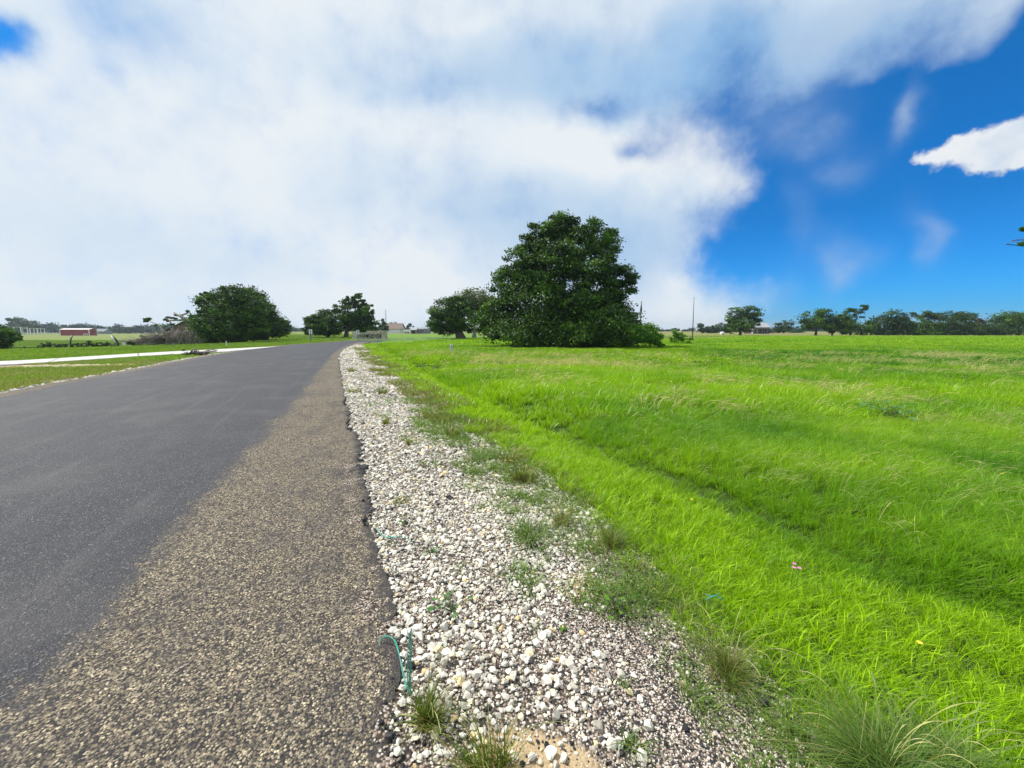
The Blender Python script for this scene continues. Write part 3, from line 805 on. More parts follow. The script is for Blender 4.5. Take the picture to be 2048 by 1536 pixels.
x, y = spread_pts(60, 8, 20, lambda q: -q * 1.5 - 3, lambda q: xl(q)); k = leftok(x, y)
sdm = np.exp(-(((x + 20.3) / 4.6) ** 2 + ((y - 17.0 - .19 * (x + 20.3)) / .9) ** 2)); k &= rng.random(len(x)) > sdm * 1.3
x, y = x[k], y[k]; put(x, y, 0, 4, .5, 1.15, tone=np.clip(.5 + (vnoise(x, y, 2, 41) - .5), 0, 1), dry=.12 + .25 * (vnoise(x, y, 1.5, 42) > .55) * (y < yL(x)))
x, y = spread_pts(13, 20, 60, lambda q: -q * 1.5 - 3, lambda q: xl(q)); k = leftok(x, y); x, y = x[k], y[k]
put(x, y, 4, 4, .5, 1.1, tone=np.clip(.6 + (vnoise(x, y, 4, 41) - .5), 0, 1), dry=.03)
x, y = spread_pts(1.6, 60, 130, lambda q: -q * 1.5 - 3, lambda q: -.34 * q - 4); put(x, y, 8, 3, .5, 1.1, tone=np.clip(.4 + (vnoise(x, y, 9, 41) - .5), 0, 1), dry=.08)
scatter('mown_grass', cat(P), cat(Rt), cat(Sc), cat(Ix), lS + lM + lF, cat(Tn), cat(Dr), kind='stuff', label='shorter mown grass on the left roadside and the fields beyond the pale path', cat='grass')


# ------------------------------------------------------------------ gravel
def rock(seed, flat=.7, sub=1):
    r = np.random.default_rng(seed)
    import bmesh
    bm = bmesh.new(); bmesh.ops.create_icosphere(bm, subdivisions=sub, radius=.5)
    ax = [Vector(r.normal(0, 1, 3)).normalized() for _ in range(7)]; cut = [.20 + .18 * r.random() for _ in ax]
    for v in bm.verts:
        v.co *= .85 + .3 * r.random()
        for a, c in zip(ax, cut):
            d = v.co.dot(a)
            if d > c: v.co -= a * (d - c)
        v.co.x *= 1.15; v.co.z *= flat
    me = bpy.data.meshes.new('stone'); bm.to_mesh(me); bm.free(); return me


def rocks(m, n, s0, flat=.7, sub=2):
    out = []
    for i in range(n):
        me = rock(s0 + i, flat, sub); me.materials.append(m); out.append(me)
    return out


def gput(x, y, base, cnt, size, tone, sink=.12):
    n = len(x); P.append(np.stack([x, y, H(x, y) + size * (.32 - sink)], 1))
    Rt.append(np.stack([rng.normal(0, .35, n), rng.normal(0, .35, n), rng.uniform(0, 6.28, n)], 1))
    Sc.append(size); Ix.append(base + rng.integers(0, cnt, n)); Tn.append(tone); Dr.append(np.zeros(n))


P, Rt, Sc, Ix, Tn, Dr = [], [], [], [], [], []
jitf = lambda y: 0
RS = rocks(M_STONE, 4, 200, .7, 2) + rocks(M_STONE, 3, 207, .72, 1) + rocks(M_GRIT, 4, 220, .8, 1) + rocks(M_TAR, 3, 240, .8, 1)
frac = lambda x, y: (x - xe(y)) / np.maximum(xg(y) - xe(y), .2)
stB = np.interp  # jagged asphalt edge seen from above
Ry = RR[:, 1]; jx = lambda y: np.interp(y, Ry[(Ry < 50)], (RR[:, 0] + nor[:, 0] * jit)[(Ry < 50)])
dirtf = lambda x, y: np.exp(-(((x - .08) / .34) ** 2 + ((y - 1.22) / .2) ** 2))
# limestone
for (y0, y1, dn, sz) in ((.7, 1.9, 1900, .0255), (1.9, 4, 2700, .0205), (4, 9, 1050, .028), (9, 20, 330, .047), (20, 44, 90, .088)):
    x, y = spread_pts(dn, y0, y1, lambda q: jx(q) + .012, lambda q: xg(q) + .25)
    f = frac(x, y)
    lim = .34 + .46 * sm((y - 1.35) / 2.2)
    k = rng.random(len(x)) < 1.0 - .93 * sm((f - lim + .25 * (vnoise(x, y, .3, 51) - .5)) / .3)
    k &= rng.random(len(x)) > .62 * dirtf(x, y)
    x, y = x[k], y[k]; n = len(x)
    s = sz * np.exp(rng.normal(-.22, .48, n)); s = np.clip(s, .35 * sz, 2.1 * sz)
    gput(x, y, 0, 7, s, np.clip(rng.beta(2.6, 2.1, n) * 1.0 + .12 * (rng.random(n) < .05) * 3, 0, 1), .10)
# fine grit everywhere between, thick to the right
for (y0, y1, dn, sz) in ((.7, 2.2, 14000, .0085), (2.2, 4.5, 6500, .011), (4.5, 9, 1500, .018), (9, 20, 260, .035)):
    x, y = spread_pts(dn, y0, y1, lambda q: jx(q) + .01, lambda q: xg(q) + .12)
    f = frac(x, y); k = rng.random(len(x)) < .22 + .78 * sm((f - .35) / .3); k &= rng.random(len(x)) > .55 * dirtf(x, y)
    x, y = x[k], y[k]; n = len(x); gput(x, y, 7, 4, sz * np.exp(rng.normal(0, .3, n)), rng.random(n), .15)
# asphalt crumbs
for (y0, y1, dn, sz) in ((.7, 3, 330, .016), (3, 9, 160, .022)):
    x, y = spread_pts(dn, y0, y1, lambda q: jx(q) - .02, lambda q: xg(q) + .05)
    f = frac(x, y); k = rng.random(len(x)) < .25 + .75 * np.exp(-f * 6) + .35 * dirtf(x, y)
    x, y = x[k], y[k]; n = len(x); gput(x, y, 11, 3, sz * np.exp(rng.normal(0, .4, n)), rng.random(n), .1)
    n = int(90 * (y1 - y0)); y = rng.uniform(y0, y1, n); x = jx(y) + rng.normal(.015, .02, n); gput(x, y, 11, 3, sz * np.exp(rng.normal(.1, .4, n)), rng.random(n), .1)
# left verge crumbs and stones
n = 1500; y = rng.uniform(8, 30, n); x = xl(y) - np.abs(rng.normal(.1, .15, n)) - .1 * vnoise(y, y * 0, 1, 8); gput(x, y, 0, 7, np.full(n, .05) * np.exp(rng.normal(0, .35, n)), rng.random(n) * .8 + .1)
scatter('gravel', cat(P), cat(Rt), cat(Sc), cat(Ix), RS, cat(Tn), None, kind='stuff', label='white crushed limestone, fine grit and black asphalt crumbs along the road edge', cat='gravel')

# ------------------------------------------------------------------ weeds: scattered small cover is stuff, big tufts are things
P, Rt, Sc, Ix, Tn, Dr = [], [], [], [], [], []
wd = [bmesh_('tuft', G_DARK, 26, .10, .05, .004, 1.3, .5, (0, 0), 4, 140 + i) for i in range(4)]
wb = [bmesh_('tuft', G_WEED, 34, .14, .06, .0035, .9, .5, (0, 0), 4, 150 + i) for i in range(4)]
wF = [bmesh_('tuft', G_WEED, 30, .22, .16, .011, .9, .5, (0, 0), 3, 160 + i) for i in range(3)]
wl = [merged('tuft', G_STRAW, [blades(9, .09, .06, .0022, 1.8, .5, (0, 0), 4, 165 + i)]) for i in range(3)]
x, y = spread_pts(150, .75, 8, lambda q: xg(q) - .26 - .05 * q, lambda q: xg(q) + .28); put(x, y, 0, 4, .6, 1.2, tone=rng.random(len(x)), dry=.02)
x, y = spread_pts(60, 1.6, 9, lambda q: xg(q) - .6 - .14 * q, lambda q: xg(q) + .05)
k = vnoise(x, y, .35, 61) > .56; x, y = x[k], y[k]; put(x, y, 0, 4, .6, 1.25, tone=rng.random(len(x)))
x, y = spread_pts(45, .75, 9, lambda q: xg(q) - .12, lambda q: xg(q) + .3); k = vnoise(x, y, .5, 62) > .5; x, y = x[k], y[k]; put(x, y, 4, 4, .7, 1.2, tone=rng.random(len(x)), dry=.1)
x, y = spread_pts(200, 1.9, 9, lambda q: xe(q) + .52 * (xg(q) - xe(q)), lambda q: xg(q) + .1); k = (vnoise(x, y, .45, 64) > .5) & (rng.random(len(x)) < .25 + .75 * frac(x, y)); x, y = x[k], y[k]; put(x, y, 0, 4, .6, 1.5, tone=rng.random(len(x)), dry=.03)
x, y = spread_pts(40, 2.0, 9, lambda q: xe(q) + .7 * (xg(q) - xe(q)), lambda q: xg(q) + .2); k = vnoise(x, y, .6, 65) > .55; x, y = x[k], y[k]; put(x, y, 4, 4, .8, 1.3, tone=rng.random(len(x)), dry=.15)
x, y = spread_pts(5, .9, 12, lambda q: jx(q) + .08, lambda q: xg(q)); put(x, y, 0, 4, .35, .7, tone=rng.random(len(x)))
x, y = spread_pts(42, 6, 34, lambda q: xg(q) - .4 - .02 * q, lambda q: xg(q) + .45 + .012 * q); k = vnoise(x, y, .8, 63) > .42; x, y = x[k], y[k]; put(x, y, 8, 3, .5, 1.1, tone=rng.random(len(x)), dry=.2)
x, y = spread_pts(3, 9, 36, lambda q: xe(q) + .4, lambda q: xg(q)); put(x, y, 8, 3, .25, .8, tone=rng.random(len(x)), dry=.3)
x, y = spread_pts(60, .75, 5, lambda q: xg(q) - .3, lambda q: xg(q) + .25); put(x, y, 11, 3, .6, 1.2)
scatter('verge_weeds', cat(P), cat(Rt), cat(Sc), cat(Ix), wd + wb + wF + wl, cat(Tn), cat(Dr), kind='stuff', label='low sprawling weeds and dry wisps between the gravel and the green grass', cat='weeds')


# ------------------------------------------------------------------ trees
def leaf_cloud(C, Rr_, n, size, r, clump=.22, tilt=.8, per=115):
    """C (k,3) centres, Rr_ (k,3) radii; leaves gathered in sub-clumps; returns V, Q, v"""
    C = np.asarray(C, float); Rr_ = np.asarray(Rr_, float)
    area = (Rr_[:, 0] * Rr_[:, 2]) ** .9
    nc_ = max(10, int(n / per))
    b = r.choice(len(C), nc_, p=area / area.sum())
    d = r.normal(0, 1, (nc_, 3)); d /= np.linalg.norm(d, axis=1)[:, None]
    rad = (.35 + .68 * r.random(nc_) ** .40)
    cc_ = C[b] + d * rad[:, None] * Rr_[b]
    cr = clump * 1.15 * (.6 + .9 * r.random(nc_)) * np.minimum(Rr_[b].mean(1), Rr_[b].mean(1).mean() * 1.6)
    k = r.integers(0, nc_, n)
    p = cc_[k] + np.clip(r.normal(0, .55, (n, 3)), -1.05, 1.05) * cr[k][:, None] * np.array([1.15, 1.15, .62])
    out = p - C[b][k]; out /= np.linalg.norm(out, axis=1)[:, None] + 1e-6
    nn = r.normal(0, 1, (n, 3)) * tilt + out * .7 + np.array([0, 0, .5]); nn /= np.linalg.norm(nn, axis=1)[:, None]
    a = np.cross(nn, r.normal(0, 1, (n, 3))); a /= np.linalg.norm(a, axis=1)[:, None] + 1e-6
    bb = np.cross(nn, a)
    s = (size * (.6 + .8 * r.random(n)))[:, None]
    V = np.stack([p - a * s * .5, p + bb * s * .3 - nn * s * .06, p + a * s * .5, p - bb * s * .3 - nn * s * .06], 1).reshape(-1, 3)
    i = np.arange(n)[:, None] * 4
    cv = r.random(nc_)
    vv = np.repeat(np.clip(.15 + .7 * cv[k] ** 1.5 + .3 * (r.random(n) - .5), 0, 1), 4)
    return V, np.concatenate([i, i + 1, i + 2, i + 3], 1), vv, cc_


def tree(name, label, cat, y, base, blobs, n, size, m=LEAF_OAK, trunk=.3, group=None, depth=.8, seed=1, clump=.22, bare=0, limbs=7, barkm=None, gz=None):
    """blobs in picture units at distance y; they become metres at that distance"""
    r = np.random.default_rng(seed); x0 = X(base, y); z0 = Hs(x0, y) if gz is None else gz
    root = empty(name, (x0, y, z0), label=label, cat=cat, group=group)
    s = y / F; C = []; Rd_ = []
    for bl in blobs:
        px, row, rx, rz = bl[:4]
        if group and 'far edge' in group: rx *= 1.06; rz *= 1.22; row -= rz * .08
        dy = bl[4] if len(bl) > 4 else r.uniform(-.3, .3) * rx * s
        C.append((X(px, y, Z(row, y)) - x0, dy, Z(row, y) - z0)); Rd_.append((rx * s, rx * s * depth, rz * s))
    V, Q, vv, cc_ = leaf_cloud(C, Rd_, n, size, r, clump * (1 if n > 20000 else 1.35), per=115 if n > 20000 else 60)
    low = V[:, 2] < .03; V[low, 2] = .03 + .1 * r.random(low.sum())
    link('crown', fastmesh('crown', V, Q, False, dict(v=vv)), m, root)
    mb = MB(); C = np.array(C); top = C[:, 2].mean()
    fork = max(.6, min(C[:, 2].min() * .8, top * .5)); fx_ = C[:, 0].mean() * .15
    mb.tube([(0, 0, -.25), (trunk * .15, 0, fork * .3), (fx_ * .6, 0, fork * .7), (fx_, 0, fork)], [trunk * 1.5, trunk * 1.05, trunk * .9, trunk * .8], 9)
    o = r.permutation(len(cc_))[:limbs * 3]
    for j, c in enumerate(C[:limbs]):
        mid = (np.array((fx_, 0, fork)) * .55 + c * .45) + r.normal(0, .05, 3) * top
        mb.tube([(fx_, 0, fork * .93), mid, c], [trunk * .55, trunk * .36, trunk * .16], 6)
        nr = cc_[np.argsort(np.linalg.norm(cc_ - c, axis=1))[: 40]]
        for q in nr[r.permutation(len(nr))[:3 + bare]]:
            mb.tube([mid * .3 + c * .7, (c + q) / 2 + r.normal(0, .03, 3) * top, q], [trunk * .2, trunk * .12, trunk * .04], 5)
    mb.build('trunk', barkm or BARK, root, True)
    return root


tree('oak_tree', 'largest tree, tall broad dark oak alone in the meadow, leafy down to the grass', 'tree', 38.5, 1130,
     [(1125, 452, 30, 28), (1088, 466, 30, 28), (1135, 500, 48, 40), (1195, 470, 32, 28), (1210, 500, 24, 32), (1062, 505, 26, 34), (1085, 545, 52, 42), (1175, 540, 48, 38),
      (1035, 530, 26, 34), (1018, 575, 34, 40), (1075, 600, 60, 38), (1165, 605, 50, 36), (1225, 560, 26, 30), (1250, 565, 20, 34), (1215, 610, 42, 34), (1110, 640, 80, 40), (1190, 650, 70, 34),
      (1010, 622, 30, 34), (985, 640, 34, 36), (1035, 665, 62, 26), (1130, 670, 80, 24), (1215, 672, 66, 22), (1248, 655, 34, 34)],
     128000, .22, LEAF_OAK, .42, seed=5, clump=.24, limbs=14, depth=1.15)
tree('green_shrub', 'light green rounded shrub at the right foot of the tall dark oak', 'shrub', 34.5, 1300, [(1290, 668, 20, 18), (1308, 676, 14, 12), (1272, 668, 16, 18), (1318, 688, 10, 5)], 8000, .16, LEAF_SHRUB, .06, seed=8, clump=.3, limbs=3)
tree('gnarled_oak', 'squat dark oak with thick flared trunk, left of the tallest oak', 'tree', 64, 920,
     [(897, 622, 32, 24), (870, 640, 15, 22), (895, 648, 34, 18), (928, 632, 24, 26), (915, 604, 20, 14), (882, 660, 22, 8), (935, 655, 12, 12)], 22000, .27, LEAF_OAK, .75, seed=11, clump=.24, limbs=6, bare=2)
tree('olive_tree', 'olive green spreading tree with bare grey limbs, half hidden behind the tallest oak', 'tree', 80, 948,
     [(948, 602, 36, 20), (920, 612, 24, 16), (975, 612, 24, 18), (950, 622, 30, 18), (985, 640, 20, 24)], 14000, .33, LEAF_LIGHT, .35, seed=12, clump=.22, bare=4, barkm=DEADWOOD)
tree('small_shrub', 'small leafy shrub between the tallest oak and the thin wooden pole', 'shrub', 47, 1357, [(1355, 672, 13, 12), (1349, 677, 8, 9), (1363, 674, 10, 11)], 1500, .22, LEAF_SHRUB, .05, group='young shrubs beside the oak', seed=13, limbs=3)
tree('small_shrub', 'tiny low shrub just in front of the thin wooden pole', 'shrub', 44, 1380, [(1379, 682, 7, 7), (1375, 686, 5, 4)], 500, .2, LEAF_SHRUB, .03, group='young shrubs beside the oak', seed=14, limbs=2)
# left group
tree('spreading_oak', 'wide dark oak with low branches left of the road, beside the brick house', 'tree', 52, 455,
     [(462, 598, 38, 26), (432, 612, 32, 30), (495, 625, 34, 34), (455, 645, 52, 34), (422, 645, 24, 26), (502, 660, 28, 20), (440, 672, 34, 12), (478, 676, 30, 8), (412, 596, 12, 14)],
     48000, .24, LEAF_OAK, .4, seed=21, clump=.22, limbs=8, group='oaks by the brick house')
tree('spreading_oak', 'dark oak sloping down to the right, directly behind the widest left-hand oak', 'tree', 60, 532,
     [(508, 598, 20, 22), (528, 620, 22, 24), (540, 645, 28, 24), (560, 656, 17, 17), (515, 650, 24, 26), (530, 668, 28, 8)], 17000, .27, LEAF_OAK, .35, seed=22, group='oaks by the brick house', limbs=6)
tree('roadside_oak', 'tall rounded oak with forked crown behind the stone entrance wall', 'tree', 76, 692,
     [(700, 622, 30, 24), (716, 600, 13, 14), (700, 603, 12, 12), (733, 622, 15, 18), (690, 645, 40, 16), (725, 648, 26, 16), (746, 628, 8, 10), (672, 630, 14, 18), (735, 655, 18, 10)],
     22000, .33, LEAF_OAK, .4, group='oaks across the road bend', seed=23, limbs=8)
tree('roadside_oak', 'dark low oak left of the one with forked crown, behind the first white sign', 'tree', 74, 622,
     [(626, 640, 14, 12), (632, 655, 20, 12), (618, 660, 10, 8), (640, 664, 16, 7)], 6500, .33, LEAF_OAK, .25, group='oaks across the road bend', seed=24)
tree('roadside_oak', 'middle oak of the three, squeezed between the low one and the one with forked crown', 'tree', 79, 655,
     [(652, 634, 15, 13), (648, 652, 20, 18), (662, 660, 18, 10), (643, 626, 7, 6)], 8000, .33, LEAF_OAK, .25, group='oaks across the road bend', seed=25)
tree('evergreen_tree', 'dark pointed evergreen left of the brown roofed house, beside the mast', 'tree', 150, 768, [(768, 650, 8, 7), (768, 643, 5, 6), (767, 658, 9, 6)], 1500, .5, LEAF_FAR, .2, seed=26, limbs=2)
tree('thin_tree', 'pale thin tree standing right behind the brown roofed house', 'tree', 210, 787, [(787, 648, 6, 8), (787, 655, 8, 5)], 330, .6, LEAF_LIGHT, .2, seed=27, limbs=2, bare=3)
tree('round_tree', 'dark rounded tree right of the brown roofed house, taller than its neighbours', 'tree', 230, 821, [(821, 655, 6, 7), (821, 662, 7, 5)], 900, .7, LEAF_FAR, .2, seed=28, limbs=2)
tree('broad_tree', 'broad dark tree at far left standing behind the white framed shelters', 'tree', 310, 45, [(38, 644, 17, 9), (60, 650, 16, 8), (25, 640, 7, 6), (48, 655, 26, 7)], 3500, 1.1, LEAF_FAR, .6, seed=29, limbs=3)
tree('leaning_tree', 'dark tree cut by the left edge of the view above the black fence', 'tree', 41, -30,
     [(-20, 674, 32, 15), (10, 668, 20, 9), (30, 677, 13, 5), (0, 684, 18, 9), (-55, 664, 34, 24), (5, 694, 6, 5)], 15000, .22, LEAF_OAK, .3, seed=30, limbs=6)
# right hand distance
FARG = 'trees along the far edge of the meadow'
tree('field_oak', 'round topped oak with open lower branches, nearest tree in front of the grey house', 'tree', 118, 1480,
     [(1477, 630, 17, 13), (1500, 626, 17, 12), (1490, 643, 26, 11), (1463, 643, 11, 7), (1513, 642, 10, 10), (1480, 655, 22, 9), (1460, 658, 12, 7)], 9500, .42, LEAF_OAK, .35, FARG, seed=31, limbs=7, bare=2)
tree('field_tree', 'rounded dome tree standing in the gap right of the grey house', 'tree', 190, 1567, [(1567, 652, 15, 10), (1573, 660, 15, 6), (1556, 658, 8, 8)], 2600, .62, LEAF_FAR, .3, FARG, seed=32)
tree('field_oak', 'wide oak with several bare trunks showing underneath, left end of the right tree row', 'tree', 112, 1631,
     [(1628, 640, 22, 14), (1648, 636, 16, 14), (1612, 650, 12, 9), (1660, 648, 14, 10), (1638, 652, 26, 7)], 8000, .4, LEAF_OAK, .3, FARG, seed=33, bare=3)
tree('field_oak', 'mid green oak on a single straight trunk, second in the right tree row', 'tree', 113, 1664, [(1672, 645, 13, 14), (1664, 655, 12, 9)], 2600, .4, LEAF_OAK, .22, FARG, seed=34)
tree('ragged_tree', 'tall ragged tree with a leafy tuft sticking out at its top right', 'tree', 111, 1700,
     [(1696, 635, 11, 14), (1692, 652, 18, 16), (1724, 618, 11, 7), (1718, 632, 7, 7), (1706, 660, 26, 11), (1734, 645, 5, 8)], 6000, .4, LEAF_OAK, .28, FARG, seed=35, bare=3)
tree('domed_tree', 'dark domed tree rising smoothly right of the ragged tree', 'tree', 110, 1786, [(1784, 638, 20, 13), (1765, 652, 22, 14), (1800, 652, 20, 14), (1745, 660, 16, 9), (1786, 664, 42, 8)], 8500, .4, LEAF_FAR, .35, FARG, seed=36)
tree('flat_topped_tree', 'thin flat topped tree with open leafy layers above the hedge', 'tree', 116, 1850, [(1848, 629, 18, 4), (1862, 633, 14, 5), (1838, 634, 10, 3), (1852, 645, 10, 7)], 2100, .42, LEAF_FAR, .3, FARG, seed=37, bare=4)
tree('thicket_tree', 'rounded thicket tree beneath the thin flat topped tree', 'tree', 109, 1835, [(1835, 655, 18, 12), (1855, 658, 20, 11), (1815, 660, 14, 8), (1840, 666, 38, 6)], 5500, .4, LEAF_OAK, .3, FARG, seed=38)
tree('umbrella_tree', 'broad umbrella shaped tree in the middle of the right tree row', 'tree', 112, 1905, [(1895, 634, 26, 7), (1925, 634, 20, 7), (1895, 650, 30, 12), (1920, 652, 20, 12), (1880, 660, 24, 8), (1905, 665, 40, 7)], 9500, .4, LEAF_FAR, .35, FARG, seed=39, bare=2)
tree('conical_tree', 'small reddish dark cone shaped tree between the umbrella tree and the last one', 'tree', 120, 1962, [(1961, 648, 9, 9), (1962, 657, 14, 10), (1950, 660, 10, 8)], 2600, .42, LEAF_DEAD, .25, FARG, seed=40)
tree('layered_tree', 'wide layered tree at the right end of the tree row, touching the frame', 'tree', 111, 2035, [(2020, 635, 26, 8), (2050, 634, 24, 9), (2000, 648, 24, 10), (2040, 652, 34, 13), (2075, 645, 30, 16), (2040, 664, 60, 8)], 12000, .4, LEAF_OAK, .4, FARG, seed=41, bare=2)
tree('low_hedge_tree', 'low spreading tree in front of the reddish cone shaped one', 'tree', 108, 1975, [(1945, 662, 20, 8), (1975, 660, 22, 10), (2005, 663, 20, 7), (1925, 664, 12, 6)], 6000, .38, LEAF_FAR, .25, FARG, seed=42)
for i, (px, rw, rx, rz, lb) in enumerate([(1404, 656, 9, 9, 'pointed dark tree just right of the tall thin pole'), (1418, 660, 8, 6, 'lower dark tree second to the right of the tall thin pole'),
                                          (1430, 658, 9, 8, 'bushy dark tree third to the right of the tall thin pole'), (1449, 654, 15, 11, 'bigger dark tree left behind the round topped field oak'),
                                          (1541, 661, 13, 6, 'low dark tree between the grey house and the dome tree'), (1590, 664, 16, 5, 'low bush right of the rounded dome tree')]):
    tree('distant_tree', lb, 'tree', 185 + 6 * i, px, [(px, rw, rx, rz), (px + rx * .3, rw + 2, rx * .8, rz * .8), (px - rx * .5, rw + rz * .5, rx * .6, rz * .6)], 1500, .6, LEAF_FAR, .25, 'dark trees far across the meadow', seed=50 + i, limbs=2)
tree('overhanging_tree', 'dark leafy branch tip poking in at the right edge below the white cloud', 'tree', 13, 2500,
     [(2056, 458, 13, 13, 0), (2050, 484, 7, 8, 0), (2085, 462, 16, 14, 0), (2120, 440, 30, 26), (2220, 410, 60, 45), (2360, 380, 80, 60), (2500, 380, 90, 70)], 26000, .10, LEAF_OAK, .10, seed=60, clump=.3, limbs=6, bare=6)

# far wood
r = np.random.default_rng(99); C = []; Rd_ = []; 
px = -160
while px < 2250:
    y = r.uniform(380, 460)
    base = 650 if px < 420 else 655 if px < 640 else 657
    if px > 1280: base = 656.5
    row = base + 1.5 * float(vnoise(px, 0, 38, 71)) * 1.6 + r.normal(0, .8)
    zt = Z(row, y); x = X(px, y); z0 = Hs(x, y); hz = max(zt - z0, 2)
    for k in range(2):
        C.append((x + r.normal(0, 2), y + r.normal(0, 6), z0 + hz * (.62 if k else .3))); Rd_.append((r.uniform(4, 8), 6, hz * .38))
    px += r.uniform(4, 11)
V, Q, vv, _ = leaf_cloud(C, Rd_, 110000, 1.5, r, .55)
V[:, 2] = np.maximum(V[:, 2], -1.9)
tag(link('distant_woods', fastmesh('distant_woods', V, Q, False, dict(v=vv)), LEAF_WOODS), 'hazy blue green line of far-off woods along the horizon', 'woods', kind='stuff')

# ------------------------------------------------------------------ poles, signs, posts
def pole(name, label, y, bpx, brow_z, tpx, trow, r0, r1, cap=False, cat='pole', m=M_POLE):
    x0 = X(bpx, y); z0 = Hs(x0, y); zt = Z(trow, y); root = empty(name, (x0, y, z0), label=label, cat=cat)
    x1 = X(tpx, y, zt) - x0; h = zt - z0
    mb = MB().tube([(0, 0, -.3), (x1 * .5, 0, h * .5), (x1, 0, h)], [r0, (r0 + r1) / 2, r1], 8); mb.build('shaft', m, root, True)
    if cap: cap(root, x1, h)
    return root


def insul(root, x, h):
    MB().tube([(x, 0, h - .05), (x, 0, h + .12), (x, 0, h + .2)], [.07, .05, .03], 8).build('pole_cap', M_STEEL, root)


pole('wooden_pole', 'tall thin dark wooden pole rising alone from the meadow, right of the small shrubs', 72, 1385, 0, 1388, 596, .10, .035, insul)
pole('wooden_pole', 'dark pole tip showing just above the right side of the tallest oak', 62, 1279, 0, 1283, 602, .13, .05, lambda rt, x, h: (MB().tube([(x, 0, h - 1.9), (x, 0, h - 1.3), (x, 0, h - .5)], [.10, .17, .06], 8).build('insulator', M_DARK, rt)))
rt = empty('antenna_mast', (X(773, 180), 180, 0), label='very thin grey lattice mast standing behind the stone entrance wall', cat='mast')
h = Z(620, 180)
mb = MB()
for k in range(3):
    a = k * 2.094; mb.tube([(.35 * math.cos(a), .35 * math.sin(a), -.3), (.08 * math.cos(a), .08 * math.sin(a), h)], [.06, .05], 5)
for k in range(16):
    z = h * k / 16; q = .35 - .27 * k / 16; mb.tube([(q, 0, z), (-q * .5, q * .87, z + .4), (-q * .5, -q * .87, z + .8), (q, 0, z + 1.2)], .03, 4)
mb.build('lattice', M_STEEL, rt)


def signpost(label, px, y, rtop, rmid, rlow, wpx):
    x = X(px, y); z0 = Hs(x, y); rt = empty('sign_post', (x, y, z0), -.05, label=label, cat='sign', group='white backed sign posts by the road')
    zt, zm, zl = Z(rtop, y) - z0, Z(rmid, y) - z0, Z(rlow, y) - z0; w_ = wpx * y / F
    MB().tube([(0, -.035, -.3), (0, -.035, zt - .02)], .032, 8).build('post', M_DARK, rt)
    MB().box((0, 0, (zt + zm) / 2), (w_, .02, zt - zm)).build('white_panel', M_WHITE, rt)
    MB().box((0, 0, (zm + zl) / 2 - .01), (w_ * .9, .02, (zm - zl) * .96)).build('grey_panel', M_STEEL, rt)
    MB().box((0, -.07, zt - .12), (.06, .006, .03)).build('bolt_plate', M_STEEL, rt)


signpost('white panel on a dark post at the left road edge, the nearer of the two', 622.5, 48.5, 658.5, 668, 676, 7)
signpost('white panel on a dark post, the farther of the two, against the stone entrance wall', 716.5, 59, 660, 670, 676, 6)

# stone entrance sign
y = 66; x0 = X(741, y); z0 = Hs(x0, y)
rt = empty('stone_entrance_sign', (x0, y, z0), label='low pale stone entrance wall with dark letters at the road bend', cat='entrance sign')
rz = .04; rt.rotation_euler[2] = rz
MB().box((0, 0, .47), (4.3, .5, 1.1)).build('wall', M_WSTONE, rt)
MB().box((-2.42, -.05, .5), (.75, .85, 1.16)).build('pillar', M_WSTONE, rt)
MB().box((2.32, -.05, .64), (.72, .85, 1.44)).build('pillar', M_WSTONE, rt)
MB().box((2.32, -.05, 1.40), (.9, 1.0, .10)).build('pillar_cap', M_WSTONE, rt); MB().box((-2.42, -.05, 1.12), (.85, .95, .08)).build('pillar_cap', M_WSTONE, rt)
MB().box((0.0, -.02, 1.06), (4.1, .62, .09)).box((.75, .1, 1.2), (2.5, .4, .2)).box((.75, .1, 1.335), (2.62, .5, .07)).build('coping', M_WSTONE, rt)
for body, lx in (('AVA', -1.07), ('RIDGE', .78)):
    tcu = bpy.data.curves.new('letters', 'FONT'); tcu.body = body; tcu.size = .80; tcu.offset = .014; tcu.extrude = .03; tcu.align_x = 'CENTER'; tcu.space_character = 1.08
    to = bpy.data.objects.new('t', tcu); COL.objects.link(to)
    bpy.context.view_layer.update()
    lm = bpy.data.meshes.new_from_object(to.evaluated_get(bpy.context.evaluated_depsgraph_get())); bpy.data.objects.remove(to)
    lo = link('lettering', lm, M_LETTER, rt); lo.location = (lx, -.282, .26); lo.rotation_euler = (math.pi / 2, 0, 0)

# marker post in the meadow
y = 26.3; x0 = X(905, y); z0 = Hs(x0, y); rt = empty('marker_post', (x0, y, z0), label='short white leaning marker post with brown stain, left of the tallest oak', cat='marker post')
rt.rotation_euler = (0, R(-9), R(8))
MB().box((0, 0, .26), (.19, .09, .66)).box((0, 0, .60), (.19, .09, .035), taper=.6).build('body', M_CONC, rt)
MB().box((.02, -.048, .44), (.045, .006, .17)).box((.03, -.048, .31), (.025, .006, .12)).box((.045, -.048, .23), (.05, .006, .07)).build('stain_plate', M_RUST, rt)
for (px, y, hh, lb) in ((453, 39.5, .42, 'short grey stake in the grass above the pale path'), (804.5, 84, .95, 'thin white stake at the edge of the road beyond the entrance wall')):
    x0 = X(px, y); rt = empty('stake', (x0, y, Hs(x0, y)), R(10), label=lb, cat='stake')
    MB().box((0, 0, hh / 2 - .1), (.09, .05, hh + .2)).build('shaft', M_CONC, rt); MB().box((0, 0, hh + .015), (.11, .07, .03)).build('cap', M_WHITE, rt)

